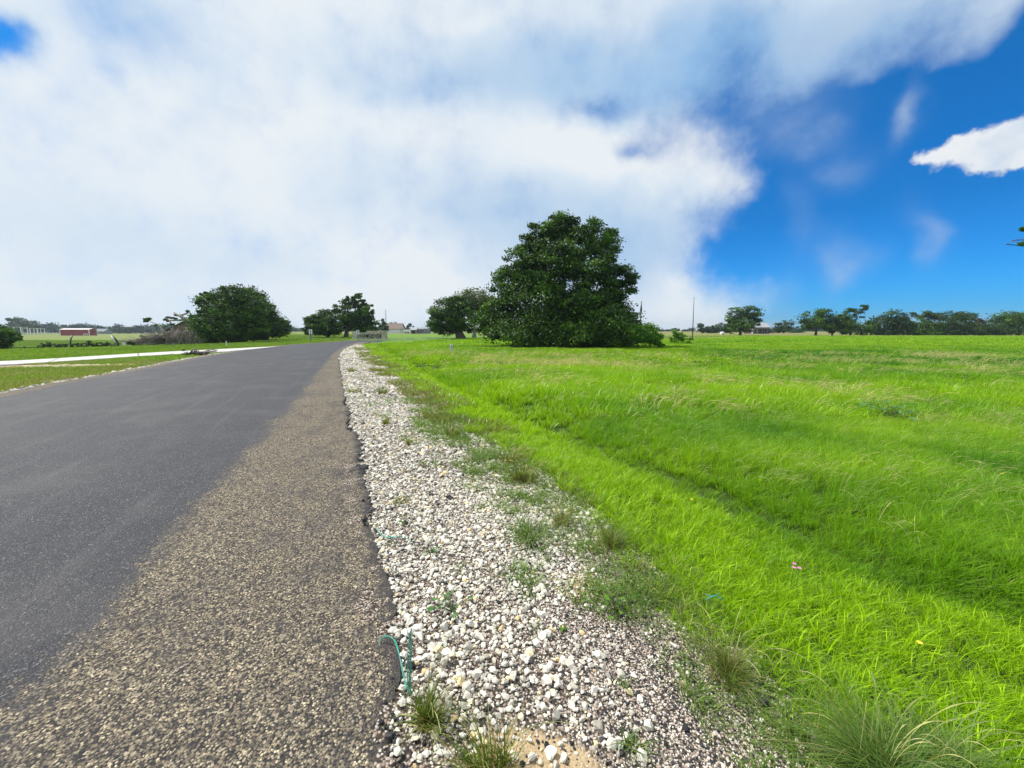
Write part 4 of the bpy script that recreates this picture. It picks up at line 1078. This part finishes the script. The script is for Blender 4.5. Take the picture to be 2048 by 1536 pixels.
# ------------------------------------------------------------------ buildings
def gable_house(name, label, cat, px, y, wd_, dp, wall_h, ridge_h, wallm, roofm, rz=0, gz=None, overhang=.35, front='eave', wins=(), door=None, trim=M_WHITE):
    x0 = X(px, y); z0 = Hs(x0, y) if gz is None else gz
    rt = empty(name, (x0, y, z0), rz, label=label, cat=cat)
    w2, d2 = wd_ / 2, dp / 2; V = [(-w2, -d2, -.3), (w2, -d2, -.3), (w2, d2, -.3), (-w2, d2, -.3), (-w2, -d2, wall_h), (w2, -d2, wall_h), (w2, d2, wall_h), (-w2, d2, wall_h)]
    Fc = [(0, 1, 5, 4), (1, 2, 6, 5), (2, 3, 7, 6), (3, 0, 4, 7)]
    o = overhang; s = .12
    if front == 'eave':   # ridge along x
        V += [(-w2, 0, ridge_h), (w2, 0, ridge_h)]; Fc += [(4, 7, 8), (5, 9, 6)]
        k = (ridge_h - wall_h) / d2; A = [(-w2 - o, -d2 - o, wall_h - o * k + .03), (w2 + o, -d2 - o, wall_h - o * k + .03), (w2 + o, 0, ridge_h + .03), (-w2 - o, 0, ridge_h + .03), (w2 + o, d2 + o, wall_h - o * k + .03), (-w2 - o, d2 + o, wall_h - o * k + .03)]
    else:
        V += [(0, -d2, ridge_h), (0, d2, ridge_h)]; Fc += [(4, 5, 8), (6, 7, 9)]
        k = (ridge_h - wall_h) / w2; A = [(-w2 - o, d2 + o, wall_h - o * k + .03), (-w2 - o, -d2 - o, wall_h - o * k + .03), (0, -d2 - o, ridge_h + .03), (0, d2 + o, ridge_h + .03), (w2 + o, -d2 - o, wall_h - o * k + .03), (w2 + o, d2 + o, wall_h - o * k + .03)]
    MB().add(V, Fc).build('wall', wallm, rt)
    A2 = [(a[0], a[1], a[2] + s) for a in A]
    rf = [(0, 1, 2, 3), (3, 2, 4, 5), (6, 9, 8, 7), (9, 11, 10, 8), (0, 6, 7, 1), (1, 7, 8, 2), (2, 8, 10, 4), (4, 10, 11, 5), (5, 11, 9, 3), (3, 9, 6, 0)]
    MB().add(A + A2, rf).build('roof', roofm, rt)
    for (cx, cz, ww, hh) in wins:
        f = MB().box((cx, -d2 - .02, cz), (ww + .12, .06, hh + .12)).build('window', trim, rt)
        MB().box((cx, -d2 - .055, cz), (ww, .02, hh)).build('pane', M_GLASS, f)
    if door:
        cx, ww, hh, dm = door; MB().box((cx, -d2 - .03, hh / 2), (ww, .07, hh)).build('door', dm, rt)
    return rt, d2, w2


y = 240; rt, d2, w2 = gable_house('red_barn', 'long low red barn with pale roof and white corner boards in the left field', 'barn', 157.5, y + 2.3, 17.2, 4.6, 3.5, 4.15, M_RED, M_PINKROOF, overhang=.25)
MB().box((-w2 - .02, -d2 - .02, 1.7), (.3, .3, 3.4)).build('corner_board', M_WHITE, rt); MB().box((w2 + .02, -d2 - .02, 1.7), (.3, .3, 3.4)).build('corner_board', M_WHITE, rt)
MB().box((w2 + .02, d2 + .02, 1.7), (.3, .3, 3.4)).build('corner_board', M_WHITE, rt)
MB().box((w2 + .03, .2, 2.3), (.08, 1.0, 1.0)).build('hatch', M_BLACK, rt)
g = MB()
for q in (0, 1.2, 2.4): g.box((w2 - 2.6 + q, -d2 - .8, .55), (.12, .12, 1.3))
g.box((w2 - 1.4, -d2 - .8, 1.1), (2.4, .07, .14)).box((w2 - 1.4, -d2 - .8, .6), (2.4, .07, .14)).build('gate', M_WHITE, rt)

rt, d2, w2 = gable_house('brick_house', 'brown brick gabled house half hidden by the fallen tree and the widest left-hand oak', 'house', 452, 76, 11.0, 14, 2.9, 5.3, M_BRICK, M_SHINGLE, gz=-1.8, front='gable', rz=-.06, wins=((-3.2, 1.7, 1.1, 1.2), (2.6, 1.7, 1.1, 1.2)))
MB().box((-5.2, -5.5, 2.75), (1.1, .9, .5)).build('gutter_box', M_WHITE, rt)
x0 = X(392, 62); rt = empty('wooden_fence', (x0, 62, Hs(x0, 62)), label='reddish brown board fence panel below the widest left-hand oak', cat='fence')
b = MB()
for k in range(22): b.box((-1.6 + k * .15, 0, .85 + .02 * (k % 3)), (.14, .025, 1.7))
b.build('board_panel', M_WOODF, rt)
for k in (-1.6, 0, 1.6): MB().box((k, .08, .85), (.1, .1, 1.8)).build('post', M_WOODF, rt)

# brown roofed house with white garage, far
rt, d2, w2 = gable_house('garage_house', 'white walled house with steep brown roof, far right of the entrance wall', 'house', 791, 196, 6.8, 8, 2.1, 4.6, M_WHITE, M_SHINGLE2, overhang=.5, wins=((-2.6, 1.4, 1.2, 1.0),), door=(1.4, 3.0, 2.1, M_WHITE))
MB().box((5.0, 0, .85), (3.2, 6, 2.1)).build('side_garage', M_WHITE, rt); MB().box((5.0, 0, 2.0), (3.5, 6.5, .2)).build('flat_roof', M_SHINGLE2, rt)
rt, d2, w2 = gable_house('long_shed', 'long low grey blue building seen between the road and the squat oak', 'shed', 846, 170, 5.4, 6, 1.75, 2.3, M_GREYW, M_GREYW, overhang=.2, wins=((.4, 1.1, 1.6, .5),))
rt, d2, w2 = gable_house('brown_shed', 'small brown open shed just left of the long grey blue building', 'shed', 829, 165, 2.3, 3, 1.5, 2.2, M_SHINGLE2, M_STEEL, overhang=.2, door=(0, 1.2, 1.3, M_BLACK))
x0 = X(815, 175); rt = empty('utility_trailer', (x0, 175, 0), label='small white covered trailer parked between the white house and the brown shed', cat='trailer')
MB().box((0, 0, 1.0), (2.6, 1.6, 1.0), taper=.92).build('body', M_WHITE, rt); MB().box((-1.75, 0, .5), (1.0, .1, .1)).build('hitch', M_DARK, rt)
for q in (-.5, .5): MB().tube([(q, -.95, .35), (q, -.75, .35)], .35, 12).build('wheel', M_BLACK, rt)
rt, d2, w2 = gable_house('distant_house', 'low pale roofed house at the foot of the woods behind the red barn', 'house', 206, 345, 9, 7, 2.2, 4.2, M_GREYW, M_GREYW, wins=((-2.5, 1.3, 1.2, 1), (2.5, 1.3, 1.2, 1)))
rt, d2, w2 = gable_house('porch_house', 'grey farmhouse with a long porch behind the round topped field oak', 'house', 1514, 165, 6.2, 6, 2.6, 4.2, M_SHINGLE, M_STEEL, wins=((-1.5, 1.3, .9, 1), (1.6, 1.3, .9, 1)))
MB().box((0, -4.1, 1.95), (6.6, 2.2, .15)).build('porch_roof', M_STEEL, rt)
for k in (-3, -1, 1, 3): MB().box((k, -5.0, .9), (.15, .15, 1.95)).build('porch_post', M_GREYW, rt)
MB().box((-3.4, -2.5, 1.6), (.35, .35, 3.6)).build('chimney', M_WHITE, rt)
x0 = X(1444, 130); rt = empty('hay_bale', (x0, 130, .35), R(20), label='small white wrapped hay bale left of the round topped field oak', cat='hay bale')
MB().tube([(-.5, 0, .1), (-.46, 0, .1), (.46, 0, .1), (.5, 0, .1)], [.42, .5, .5, .42], 16).build('wrapped_roll', M_WHITE, rt, True)
MB().tube([(-.51, 0, .1), (-.49, 0, .1)], .2, 10).build('rolled_end', M_CONC, rt)
# white shelters and rail fence on the far left
for i, (a, b_, t, lb) in enumerate([(29, 42, 654.5, 'tallest white framed shelter at the far left edge of the field'), (46, 55, 657.3, 'middle white framed shelter, standing alone between the other two'), (61, 76, 657.3, 'white framed double shelter nearest the red barn')]):
    y = 280; xa, xb = X(a, y), X(b_, y); x0 = (xa + xb) / 2; z0 = Hs(x0, y); h = Z(t, y) - z0; hw = (xb - xa) / 2
    rt = empty('pipe_shelter', (x0, y, z0), label=lb, cat='shelter', group='white pipe shelters')
    for sx_ in (-1, 1):
        for sy_ in (0, 4): MB().box((sx_ * hw, sy_, h / 2), (.2, .2, h)).build('leg', M_WHITE, rt)
    if i == 2:
        for sy_ in (0, 4): MB().box((0, sy_, h / 2), (.2, .2, h)).build('leg', M_WHITE, rt)
    MB().box((0, 0, h + .1), (2 * hw + .7, .3, .2)).build('top_frame', M_WHITE, rt); MB().box((0, 4, h + .1), (2 * hw + .7, .3, .2)).build('top_frame', M_WHITE, rt)
y = 268; x0 = X(52, y); z0 = Hs(x0, y); rt = empty('rail_fence', (x0, y, z0), label='pale rail fence running below the white framed shelters', cat='fence')
for k in range(14): MB().box((-8 + k * 2.6, 0, .7), (.16, .16, 1.7)).build('post', M_WHITE, rt)
MB().box((9, .12, 1.35), (36, .1, .3)).box((9, .12, .85), (36, .1, .25)).build('rails', M_CONC, rt)

# black metal fence on the left
y = 47; xa, xb = X(-60, y), X(74, y); x0 = (xa + xb) / 2; rt = empty('metal_fence', (x0, y, Z(701, y) - .3), label='low black metal fence below the tree at the left edge', cat='fence')
L_ = xb - xa; ht = Z(694, y) - Z(701, y) + .3; g = MB()
for k in range(int(L_ / .14)): g.box((-L_ / 2 + k * .14, 0, ht / 2), (.022, .022, ht * .94))
g.build('pickets', M_BLACK, rt)
MB().box((0, -.02, ht - .04), (L_, .03, .05)).box((0, -.02, .25), (L_, .03, .04)).build('rails', M_BLACK, rt)
for k in range(6): MB().box((-L_ / 2 + L_ * k / 5, 0, ht / 2 + .02), (.09, .09, ht + .06)).build('post', M_BLACK, rt)

# row of young shrubs with rubble beneath
SH = [(84, 691.5, 5), (98, 690, 6), (111, 691, 7), (129, 690.5, 6), (149, 689, 8), (169, 690, 5), (179, 688.5, 6), (191, 689, 5), (202, 689, 6), (212, 689, 6), (228, 690, 8), (262, 685, 8)]
for i, (px, rw, rr) in enumerate(SH):
    y = 50 + 2 * math.sin(i * 1.7)
    ordn = ['leftmost', 'second', 'third', 'fourth', 'fifth', 'sixth', 'seventh', 'eighth', 'ninth', 'tenth', 'eleventh', 'rightmost'][i]
    tree('dark_bush', '%s small dark bush, counted from the left, in the row below the red barn' % ordn, 'bush', y, px, [(px, rw, rr, 5.5), (px + rr * .4, rw + 2, rr * .7, 5), (px - rr * .4, rw + 3, rr * .8, 4)], 420, .17, LEAF_FAR, .04, 'small dark bushes in a row below the red barn', seed=70 + i, limbs=2)
for i, (xs, lb) in enumerate([(((141, 699), (141, 686), (142.5, 677), (146, 671)), 'thin curved broken sapling just below the left part of the red barn'), (((236, 700), (236, 688), (231, 678), (225, 671)), 'thick pale splintered trunk curving left, near the middle of the bush row')]):
    y = 49; x0 = X(xs[0][0], y); z0 = Hs(x0, y); rt = empty('broken_trunk', (x0, y, z0), label=lb, cat='broken tree')
    pts = [(X(a, y, Z(b_, y)) - x0, 0, Z(b_, y) - z0) for a, b_ in xs]
    MB().tube(pts, [.08 + .07 * i, .07 + .06 * i, .05 + .04 * i, .02], 8).build('bark_side', M_POLE, rt, True)
    MB().tube([(p[0] - .07 - .08 * i, -.08, p[2] + .02) for p in pts[1:]], [.04 + .04 * i, .06 + .05 * i, .03], 7).build('split_wood', M_CONC, rt, True)
x0 = X(248, 47); rt = empty('bucket', (x0, 47, Z(691, 47)), label='small white bucket at the right end of the bush row', cat='bucket')
MB().tube([(0, 0, 0), (0, 0, .35), (0, 0, .37)], [.13, .17, .18], 14).build('body', M_WHITE, rt, True); MB().tube([(-.17, 0, .3), (0, -.18, .42), (.17, 0, .3)], .012, 5).build('handle', M_STEEL, rt)
# rubble strip under the bushes
P, Rt, Sc, Ix, Tn, Dr = [], [], [], [], [], []
n = 900; px = rng.uniform(72, 270, n); y = rng.uniform(46, 50, n); xx = (px - CX) / F * y
P.append(np.stack([xx, y, H(xx, y) + .3 + .55 * rng.random(n)], 1)); Rt.append(rng.uniform(0, 6, (n, 3))); Sc.append(rng.uniform(.15, .45, n)); Ix.append(rng.integers(0, 7, n)); Tn.append(rng.random(n) * .6)
scatter('rubble', cat(P), cat(Rt), cat(Sc), cat(Ix), RS[:7] , cat(Tn), None, kind='stuff', label='grey rubble heaped along the foot of the bush row', cat='rubble')

# fallen tree with snag and leaf tufts
y = 55; x0 = X(372, y); z0 = Hs(x0, y)
rt = empty('storm_broken_tree', (x0, y, z0), label='storm broken tree with bare grey trunk leaning left over brown dead branches', cat='broken tree')
q = lambda a, b_, d=0.: (X(a, y, Z(b_, y)) - x0, d, Z(b_, y) - z0)
MB().tube([q(425, 688, .5), q(408, 668, .3), q(385, 649, 0), q(366, 635, -.1), q(350, 625, -.2)], [.42, .38, .30, .2, .09], 9).build('trunk', DEADWOOD, rt, True)
b = MB(); b.tube([q(380, 646), q(366, 640), q(345, 641), q(330, 640)], [.18, .14, .1, .05], 6)
b.tube([q(340, 668), q(326, 662), q(317, 650), q(300, 643)], [.16, .13, .1, .05], 6); b.tube([q(345, 668), q(346, 655), q(340, 642), q(332, 636)], [.14, .1, .07, .04], 6)
b.tube([q(360, 632), q(372, 627), q(380, 622)], [.14, .1, .05], 6); b.tube([q(390, 650), q(393, 668), q(402, 690)], [.2, .22, .25], 6)
b.tube([q(388, 672), q(372, 680), q(358, 690)], [.22, .26, .3], 7); b.tube([q(400, 655), q(410, 640), q(415, 630)], [.12, .08, .04], 5)
rr_ = np.random.default_rng(77)
for k in range(330):
    a = rr_.uniform(258, 412); e_ = 688; hgt = 20 * math.exp(-((a - 335) / 50) ** 2) + 28 * math.exp(-((a - 388) / 22) ** 2) + 6
    b.tube([q(a, e_, rr_.uniform(-1.5, 1.5)), q(a + rr_.normal(0, 7), e_ - hgt * .5, rr_.uniform(-1.5, 1.5)), q(a + rr_.normal(0, 12), e_ - hgt * rr_.uniform(.6, 1.15), rr_.uniform(-2, 2))], [.06, .042, .018], 4)
b.build('broken_limbs', DEADWOOD, rt, True)
def cloudpart(nm, bl, n, size, m, dd=1.0):
    C_ = [q(a, b_) for a, b_, _, _ in bl]; R_ = [(rx * y / F, rx * y / F * dd, rz * y / F) for _, _, rx, rz in bl]
    V, Q, vv, _ = leaf_cloud(C_, R_, n, size, np.random.default_rng(5), .25); V[:, 2] = np.maximum(V[:, 2], 0)
    link(nm, fastmesh(nm, V, Q, False, dict(v=vv)), m, rt)
cloudpart('living_leaves', [(303, 638, 13, 6), (312, 650, 8, 6), (335, 636, 8, 6), (345, 632, 7, 6), (348, 645, 9, 5), (330, 652, 7, 3), (383, 625, 8, 6), (388, 634, 12, 9)], 2600, .2, LEAF_OAK)
cloudpart('dead_leaves', [(345, 678, 30, 11), (300, 679, 26, 9), (368, 674, 18, 14), (270, 685, 12, 5), (395, 670, 12, 14), (300, 684, 20, 6)], 4200, .12, LEAF_DEAD)

# driftwood branch at the end of the path
x0, y = G(405, 710); rt = empty('fallen_branch', (x0, y, Hs(x0, y) + .05), label='grey fallen branch lying where the pale path meets the road', cat='branch')
b = MB().tube([(-1.1, .1, .02), (-.5, .05, .12), (.2, 0, .16), (.9, -.05, .22)], [.07, .08, .06, .03], 7).tube([(-.8, .1, .06), (-.5, -.1, .3), (-.2, -.2, .38)], [.07, .05, .02], 6).tube([(0, 0, .14), (.4, .15, .3), (.8, .2, .26)], [.06, .04, .02], 6)
b.build('bough', DEADWOOD, rt, True)
V, Q, vv, _ = leaf_cloud([(-.3, 0, .1), (-1.2, 0, .15)], [(.9, .25, .1), (.25, .2, .15)], 500, .1, np.random.default_rng(3), .3); V[:, 2] = np.maximum(V[:, 2], -.02)
link('dry_leaves', fastmesh('dry_leaves', V, Q, False, dict(v=vv)), LEAF_DEAD, rt)

# ------------------------------------------------------------------ individual weeds on the verge
def tuft(label, px, row, toprow, wpx, n, kind='dry', seed=0, heads=0, cat='grass tuft', name='grass_tuft', lean=.8, bw=.0035):
    x0, y0 = G(px, row); z0 = Hs(x0, y0); x0, y0 = G(px, row, z0); h = max(Z(toprow, y0) - z0, .04); s = y0 / F * 1.05
    rt = empty(name, (x0, y0, z0), label=label, cat=cat, group='grass tufts and weeds on the gravel verge')
    m = {'dry': G_WEED, 'dark': G_DARK, 'green': G_MEADOW}[kind]; wd_ = wpx * s
    parts_ = [blades(n // 2, h * .45, wd_ * .34, max(bw, y0 * .0012), 1.4, .5, (0, 0), 4, seed + 1)]
    rs = np.random.default_rng(seed); K_ = max(1, int(wpx / 22)) if wpx > 60 else 1
    for c_ in range(K_):
        B_, Q_, T_, R_ = blades(max(6, n // K_), h * (.95 if c_ == 0 else rs.uniform(.45, .95)), wd_ * (.28 if K_ == 1 else .13), max(bw, y0 * .0012), lean * rs.uniform(.8, 1.5), .55, (rs.normal(0, .28) * (K_ > 1), rs.normal(0, .2) * (K_ > 1)), 5, seed + 10 + c_)
        if K_ > 1: B_ = B_ + np.array([rs.normal(0, .17) * wd_, rs.normal(0, .13) * wd_, 0])
        parts_.append((B_, Q_, T_, R_))
    V = merged('blades', m, parts_)
    link('blades', V, None, rt)
    if heads:
        link('seed_heads', merged('seed_heads', G_STRAW, [seedstalk(heads, h * 1.05, wd_ * .25, seed + 2, .75, (.15, 0), max(.0014, y0 * .0006), max(.005, y0 * .0020))]), None, rt)
    if kind == 'dry':
        link('dry_base', merged('dry_base', G_STRAW, [blades(n // 3, h * .25, wd_ * .4, .003, 2.0, .5, (0, 0), 3, seed + 3)]), None, rt)
    return rt


tuft('upright tuft with arching seed heads at the grass edge, middle of the verge', 1052, 962, 905, 75, 260, 'dry', 301, 22)
tuft('pale feathery tuft beside the upright one, slightly farther up the verge', 1022, 925, 885, 60, 120, 'dry', 305, 26)
tuft('yellow green spiky tuft growing beside the teal twine near the asphalt', 862, 1448, 1320, 75, 170, 'dry', 310, 6, lean=.5)
tuft('spiky green tuft at the bottom edge of the view on white gravel', 985, 1560, 1400, 130, 190, 'dry', 315, 5, lean=.45)
tuft('reddish based dry tuft at the grass edge above the broad leaved weed', 1222, 1092, 1035, 85, 300, 'dry', 320, 6)
tuft('thin yellowish tuft left of the reddish based tuft', 1125, 1050, 990, 50, 90, 'dry', 325, 8)
tuft('brown based tuft with pale bent seed heads halfway down the grass edge', 1455, 1352, 1228, 105, 320, 'dry', 330, 14, bw=.003)
tuft('large bushy dark tuft with long bent seed heads in the lower right corner', 1760, 1560, 1375, 215, 1000, 'dark', 335, 20, lean=1.3, bw=.0028)
tuft('second smaller mound of the bushy dark grass, right of the largest tuft', 1870, 1530, 1400, 160, 420, 'dark', 340, 12, lean=1.4, bw=.003)
tuft('flat dark green star shaped grass spreading on the middle of the gravel', 1048, 1152, 1118, 120, 120, 'dark', 345, 0, lean=2.6, bw=.005)
tuft('widest sprawling green grass clump, right above the flat star shaped one', 1075, 1078, 1025, 150, 300, 'dark', 350, 0, lean=1.8, bw=.005)
tuft('wide low green mat of grass reaching into the gravel, left of the upright tuft', 948, 925, 893, 130, 260, 'dark', 355, 0, lean=1.8)
tuft('thin green runner of grass lying across the white gravel', 925, 968, 955, 90, 110, 'dark', 360, 0, lean=2.2)
tuft('small brown tuft on the gravel, right of a thin dead one', 905, 872, 842, 45, 110, 'dry', 365, 4)
tuft('small dead brown tuft alone on white gravel near the asphalt', 818, 888, 868, 16, 45, 'dry', 370, 2)
tuft('dry brown and green tuft at the grass edge beyond the small brown tuft', 868, 838, 812, 75, 160, 'dry', 375, 6)
tuft('thin green tuft alone on the gravel closest to the road bend', 772, 848, 828, 22, 60, 'dry', 380, 2)
tuft('round brown green tuft on the far gravel', 766, 788, 768, 28, 80, 'dry', 385, 2)
tuft('low brown weed clump near the asphalt on the far gravel', 703, 785, 772, 32, 60, 'dry', 390, 3)
tuft('small light green weed clump on far gravel close to the asphalt', 704, 744, 730, 26, 60, 'dry', 395, 0)
tuft('sparse grey green grass at the edge of the gravel below the reddish tuft', 1290, 1180, 1130, 190, 300, 'dark', 400, 4, lean=1.6, bw=.0045)
tuft('fine yellow green sprig among white stones left of the flat star grass', 803, 1005, 985, 40, 45, 'dry', 405, 0, lean=1.6)
tuft('tiny green sprout between white stones at the lower right of the gravel', 1242, 1368, 1350, 22, 26, 'dark', 410, 0, lean=1.5)
tuft('little green sprout at the lower edge of the grit', 1270, 1500, 1465, 70, 60, 'dark', 415, 0, lean=1.4)


def leafy(label, px, row, wpx, n, ls, seed, m=LEAF_WEED, h=.06):
    x0, y0 = G(px, row); z0 = Hs(x0, y0); r = np.random.default_rng(seed); rt = empty('leafy_weed', (x0, y0, z0), label=label, cat='weed', group='broad leaved weeds on the gravel')
    s = wpx * y0 / F * .5; st_ = MB(); V = []; Q = []; vv = []
    for k in range(n):
        a = r.random() * 6.28; rd = s * (.15 + .85 * r.random()); tip = np.array([rd * math.cos(a), rd * math.sin(a), h * (.35 + .8 * r.random())])
        st_.tube([(0, 0, 0), tuple(tip * [.5, .5, .9]), tuple(tip)], [.0025, .002, .0014], 5)
        d = np.array([math.cos(a), math.sin(a), r.uniform(-.3, .25)]); side = np.array([-math.sin(a), math.cos(a), r.uniform(-.3, .3)]); l = ls * r.uniform(.6, 1.3)
        K = [(-.1, 0, 0), (.15, .34, .01), (.45, .42, 0), (.62, .28, -.01), (1.0, 0, -.06)]
        o = len(V); mid = [tip + d * l * a_ + np.array([0, 0, -.1 * l * a_ * a_]) for a_ in (-.1, .2, .5, .75, 1.0)]
        wds = (0, .34, .40, .26, 0)
        for c_, w_ in zip(mid, wds): V += [c_ - side * l * w_ + np.array([0, 0, l * .12 * (w_ > 0)]), c_, c_ + side * l * w_ + np.array([0, 0, l * .12 * (w_ > 0)])]
        for j in range(4): Q += [(o + 3 * j, o + 3 * j + 1, o + 3 * j + 4, o + 3 * j + 3), (o + 3 * j + 1, o + 3 * j + 2, o + 3 * j + 5, o + 3 * j + 4)]
        vv += [r.random()] * 15
    link('leaves', fastmesh('leaves', np.array(V), np.array(Q), False, dict(v=vv)), m, rt); st_.build('stems', LEAF_WEED if False else plain('stem_%d' % seed, (.10, .14, .05), .7), rt)


leafy('dark purple green broad leaved weed among white stones, left of the flat star grass', 905, 1215, 95, 14, .030, 500)
leafy('bright green broad leaved weed at the right edge of the gravel', 1232, 1205, 80, 22, .026, 505, LEAF_SHRUB, .10)
leafy('small dark green leafy weed left of the flat star grass', 862, 1102, 50, 12, .018, 510)
leafy('small pale green leafy weed near the asphalt and the short teal twine', 806, 1050, 42, 10, .018, 515, LEAF_SHRUB)
leafy('tiny leafy weed among stones right of the purple green weed', 1132, 1245, 30, 8, .014, 520, LEAF_SHRUB, .03)
leafy('dark green low leafy patch in the right-hand meadow', 1775, 838, 90, 60, .09, 525, LEAF_WEED, .3)

# teal plastic twine
def twine(label, strands, rad=.0022):
    x0, y0 = G(*strands[0][0][:2]); rt = None
    P0 = Vector((x0, y0, Hs(x0, y0)))
    rt = empty('plastic_twine', P0, label=label, cat='twine')
    r = np.random.default_rng(8)
    for i, stn in enumerate(strands):
        pts = [Vector(p) - P0 for p in stn[1]]
        k = max(8, len(pts) * 6); a = np.array([tuple(p) for p in pts]); d = np.linspace(0, len(a) - 1, k)
        sp = np.stack([np.interp(d, range(len(a)), a[:, c]) for c in range(3)], 1)
        for _ in range(2): sp[1:-1] = (sp[:-2] + 2 * sp[1:-1] + sp[2:]) / 4
        MB().tube([tuple(q_) for q_ in sp], rad * (.7 + .5 * r.random()), 5).build('strand', M_TWINE, rt, True)


def gp(px, row, z=.012):
    x, y = G(px, row, z); return (x, y, z)


yv = G(818, 1385)[1]
def up(px, row): z = Z(row, yv); return (X(px, yv, z), yv, z)
S1 = [((818, 1385), [gp(818, 1390), up(814, 1345), up(816, 1300), up(822, 1258)]), ((818, 1385), [gp(816, 1388), up(820, 1340), up(824, 1300), up(821, 1262)]), ((818, 1385), [gp(820, 1386), up(817, 1335), up(820, 1280), up(824, 1256)]),
      ((818, 1385), [gp(821, 1390), up(822, 1350), up(821, 1310), up(820, 1270)]), ((818, 1385), [gp(813, 1378), gp(805, 1345, .03), gp(799, 1310, .05), gp(792, 1282, .05), gp(778, 1272, .04), gp(762, 1276, .02), gp(757, 1288, .012)]),
      ((818, 1385), [gp(815, 1382), gp(808, 1345, .035), gp(797, 1305, .05), gp(786, 1275, .045), gp(770, 1270, .03), gp(759, 1280, .012)])]
twine('upright teal plastic twine sticking out of the gravel by the crumbled asphalt', S1, .0019)
twine('short curl of teal plastic twine lying on white gravel farther up the road edge', [((765, 1072), [gp(760, 1068), gp(768, 1073, .02), gp(790, 1074, .02), gp(806, 1072, .025), gp(818, 1080, .02), gp(823, 1090)]), ((765, 1072), [gp(752, 1055), gp(758, 1066, .02), gp(775, 1076, .02), gp(800, 1073, .02)])], .0024)
twine('faded teal twine scraps caught at the edge of the green grass', [((1420, 1195), [gp(1410, 1188, .05), gp(1425, 1194, .06), gp(1440, 1186, .06)]), ((1420, 1195), [gp(1412, 1200, .05), gp(1428, 1190, .06), gp(1445, 1198, .05)])], .0022)


def flower(label, px, row, z, m, col_, size, n=5):
    x, y = G(px, row, z - .04); z0 = Hs(x, y); rt = empty('wildflower', (x, y, z0), label=label, cat='flower', group='small wildflowers in the grass')
    MB().tube([(0, 0, 0), (.01, 0, z - z0)], [.0015, .001], 5).build('stem', LEAF_WEED, rt)
    V = []; Fc = []
    for k in range(n):
        a = 6.28 * k / n; o = len(V); c, s_ = math.cos(a), math.sin(a)
        V += [(.01, 0, z - z0), (.01 + size * (c * .6 - s_ * .35), size * (s_ * .6 + c * .35), z - z0 + size * .3), (.01 + size * c, size * s_, z - z0 + size * .3), (.01 + size * (c * .6 + s_ * .35), size * (s_ * .6 - c * .35), z - z0 + size * .3)]
        Fc += [(o, o + 1, o + 2, o + 3)]
    MB().add(V, Fc).build('petals', m, rt)
for (px, row, lb) in ((1584, 1140, 'topmost pink flower of the little pink trio in the grass'), (1583, 1148, 'lower left pink flower of the little pink trio'), (1594, 1149, 'palest pink flower at the right of the trio')): flower(lb, px, row, .06, M_PINK, '', .014)
for (px, row, lb) in ((1832, 1302, 'yellow flower in the grass above the large bushy dark tuft'), (2000, 955, 'yellow flower among straw stalks near the right edge'), (1380, 1008, 'yellow flower in the ditch grass, left of the others')): flower(lb, px, row, .08, M_YEL, '', .014)

# ------------------------------------------------------------------ light summer haze
hm = bpy.data.materials.new('haze_air'); hm.use_nodes = True; hm.node_tree.nodes.clear(); ht = NT(hm.node_tree)
pv = ht.n('ShaderNodeVolumePrincipled'); pv.inputs['Color'].default_value = (.72, .86, 1, 1); pv.inputs['Density'].default_value = .00024; pv.inputs['Anisotropy'].default_value = .3
ho = ht.n('ShaderNodeOutputMaterial'); ht.l(pv.outputs[0], ho.inputs['Volume'])
tag(MB().box((0, 0, 20), (5200, 5200, 46)).build('haze', hm), kind='stuff', label='thin pale blue summer haze over the fields', cat='haze')
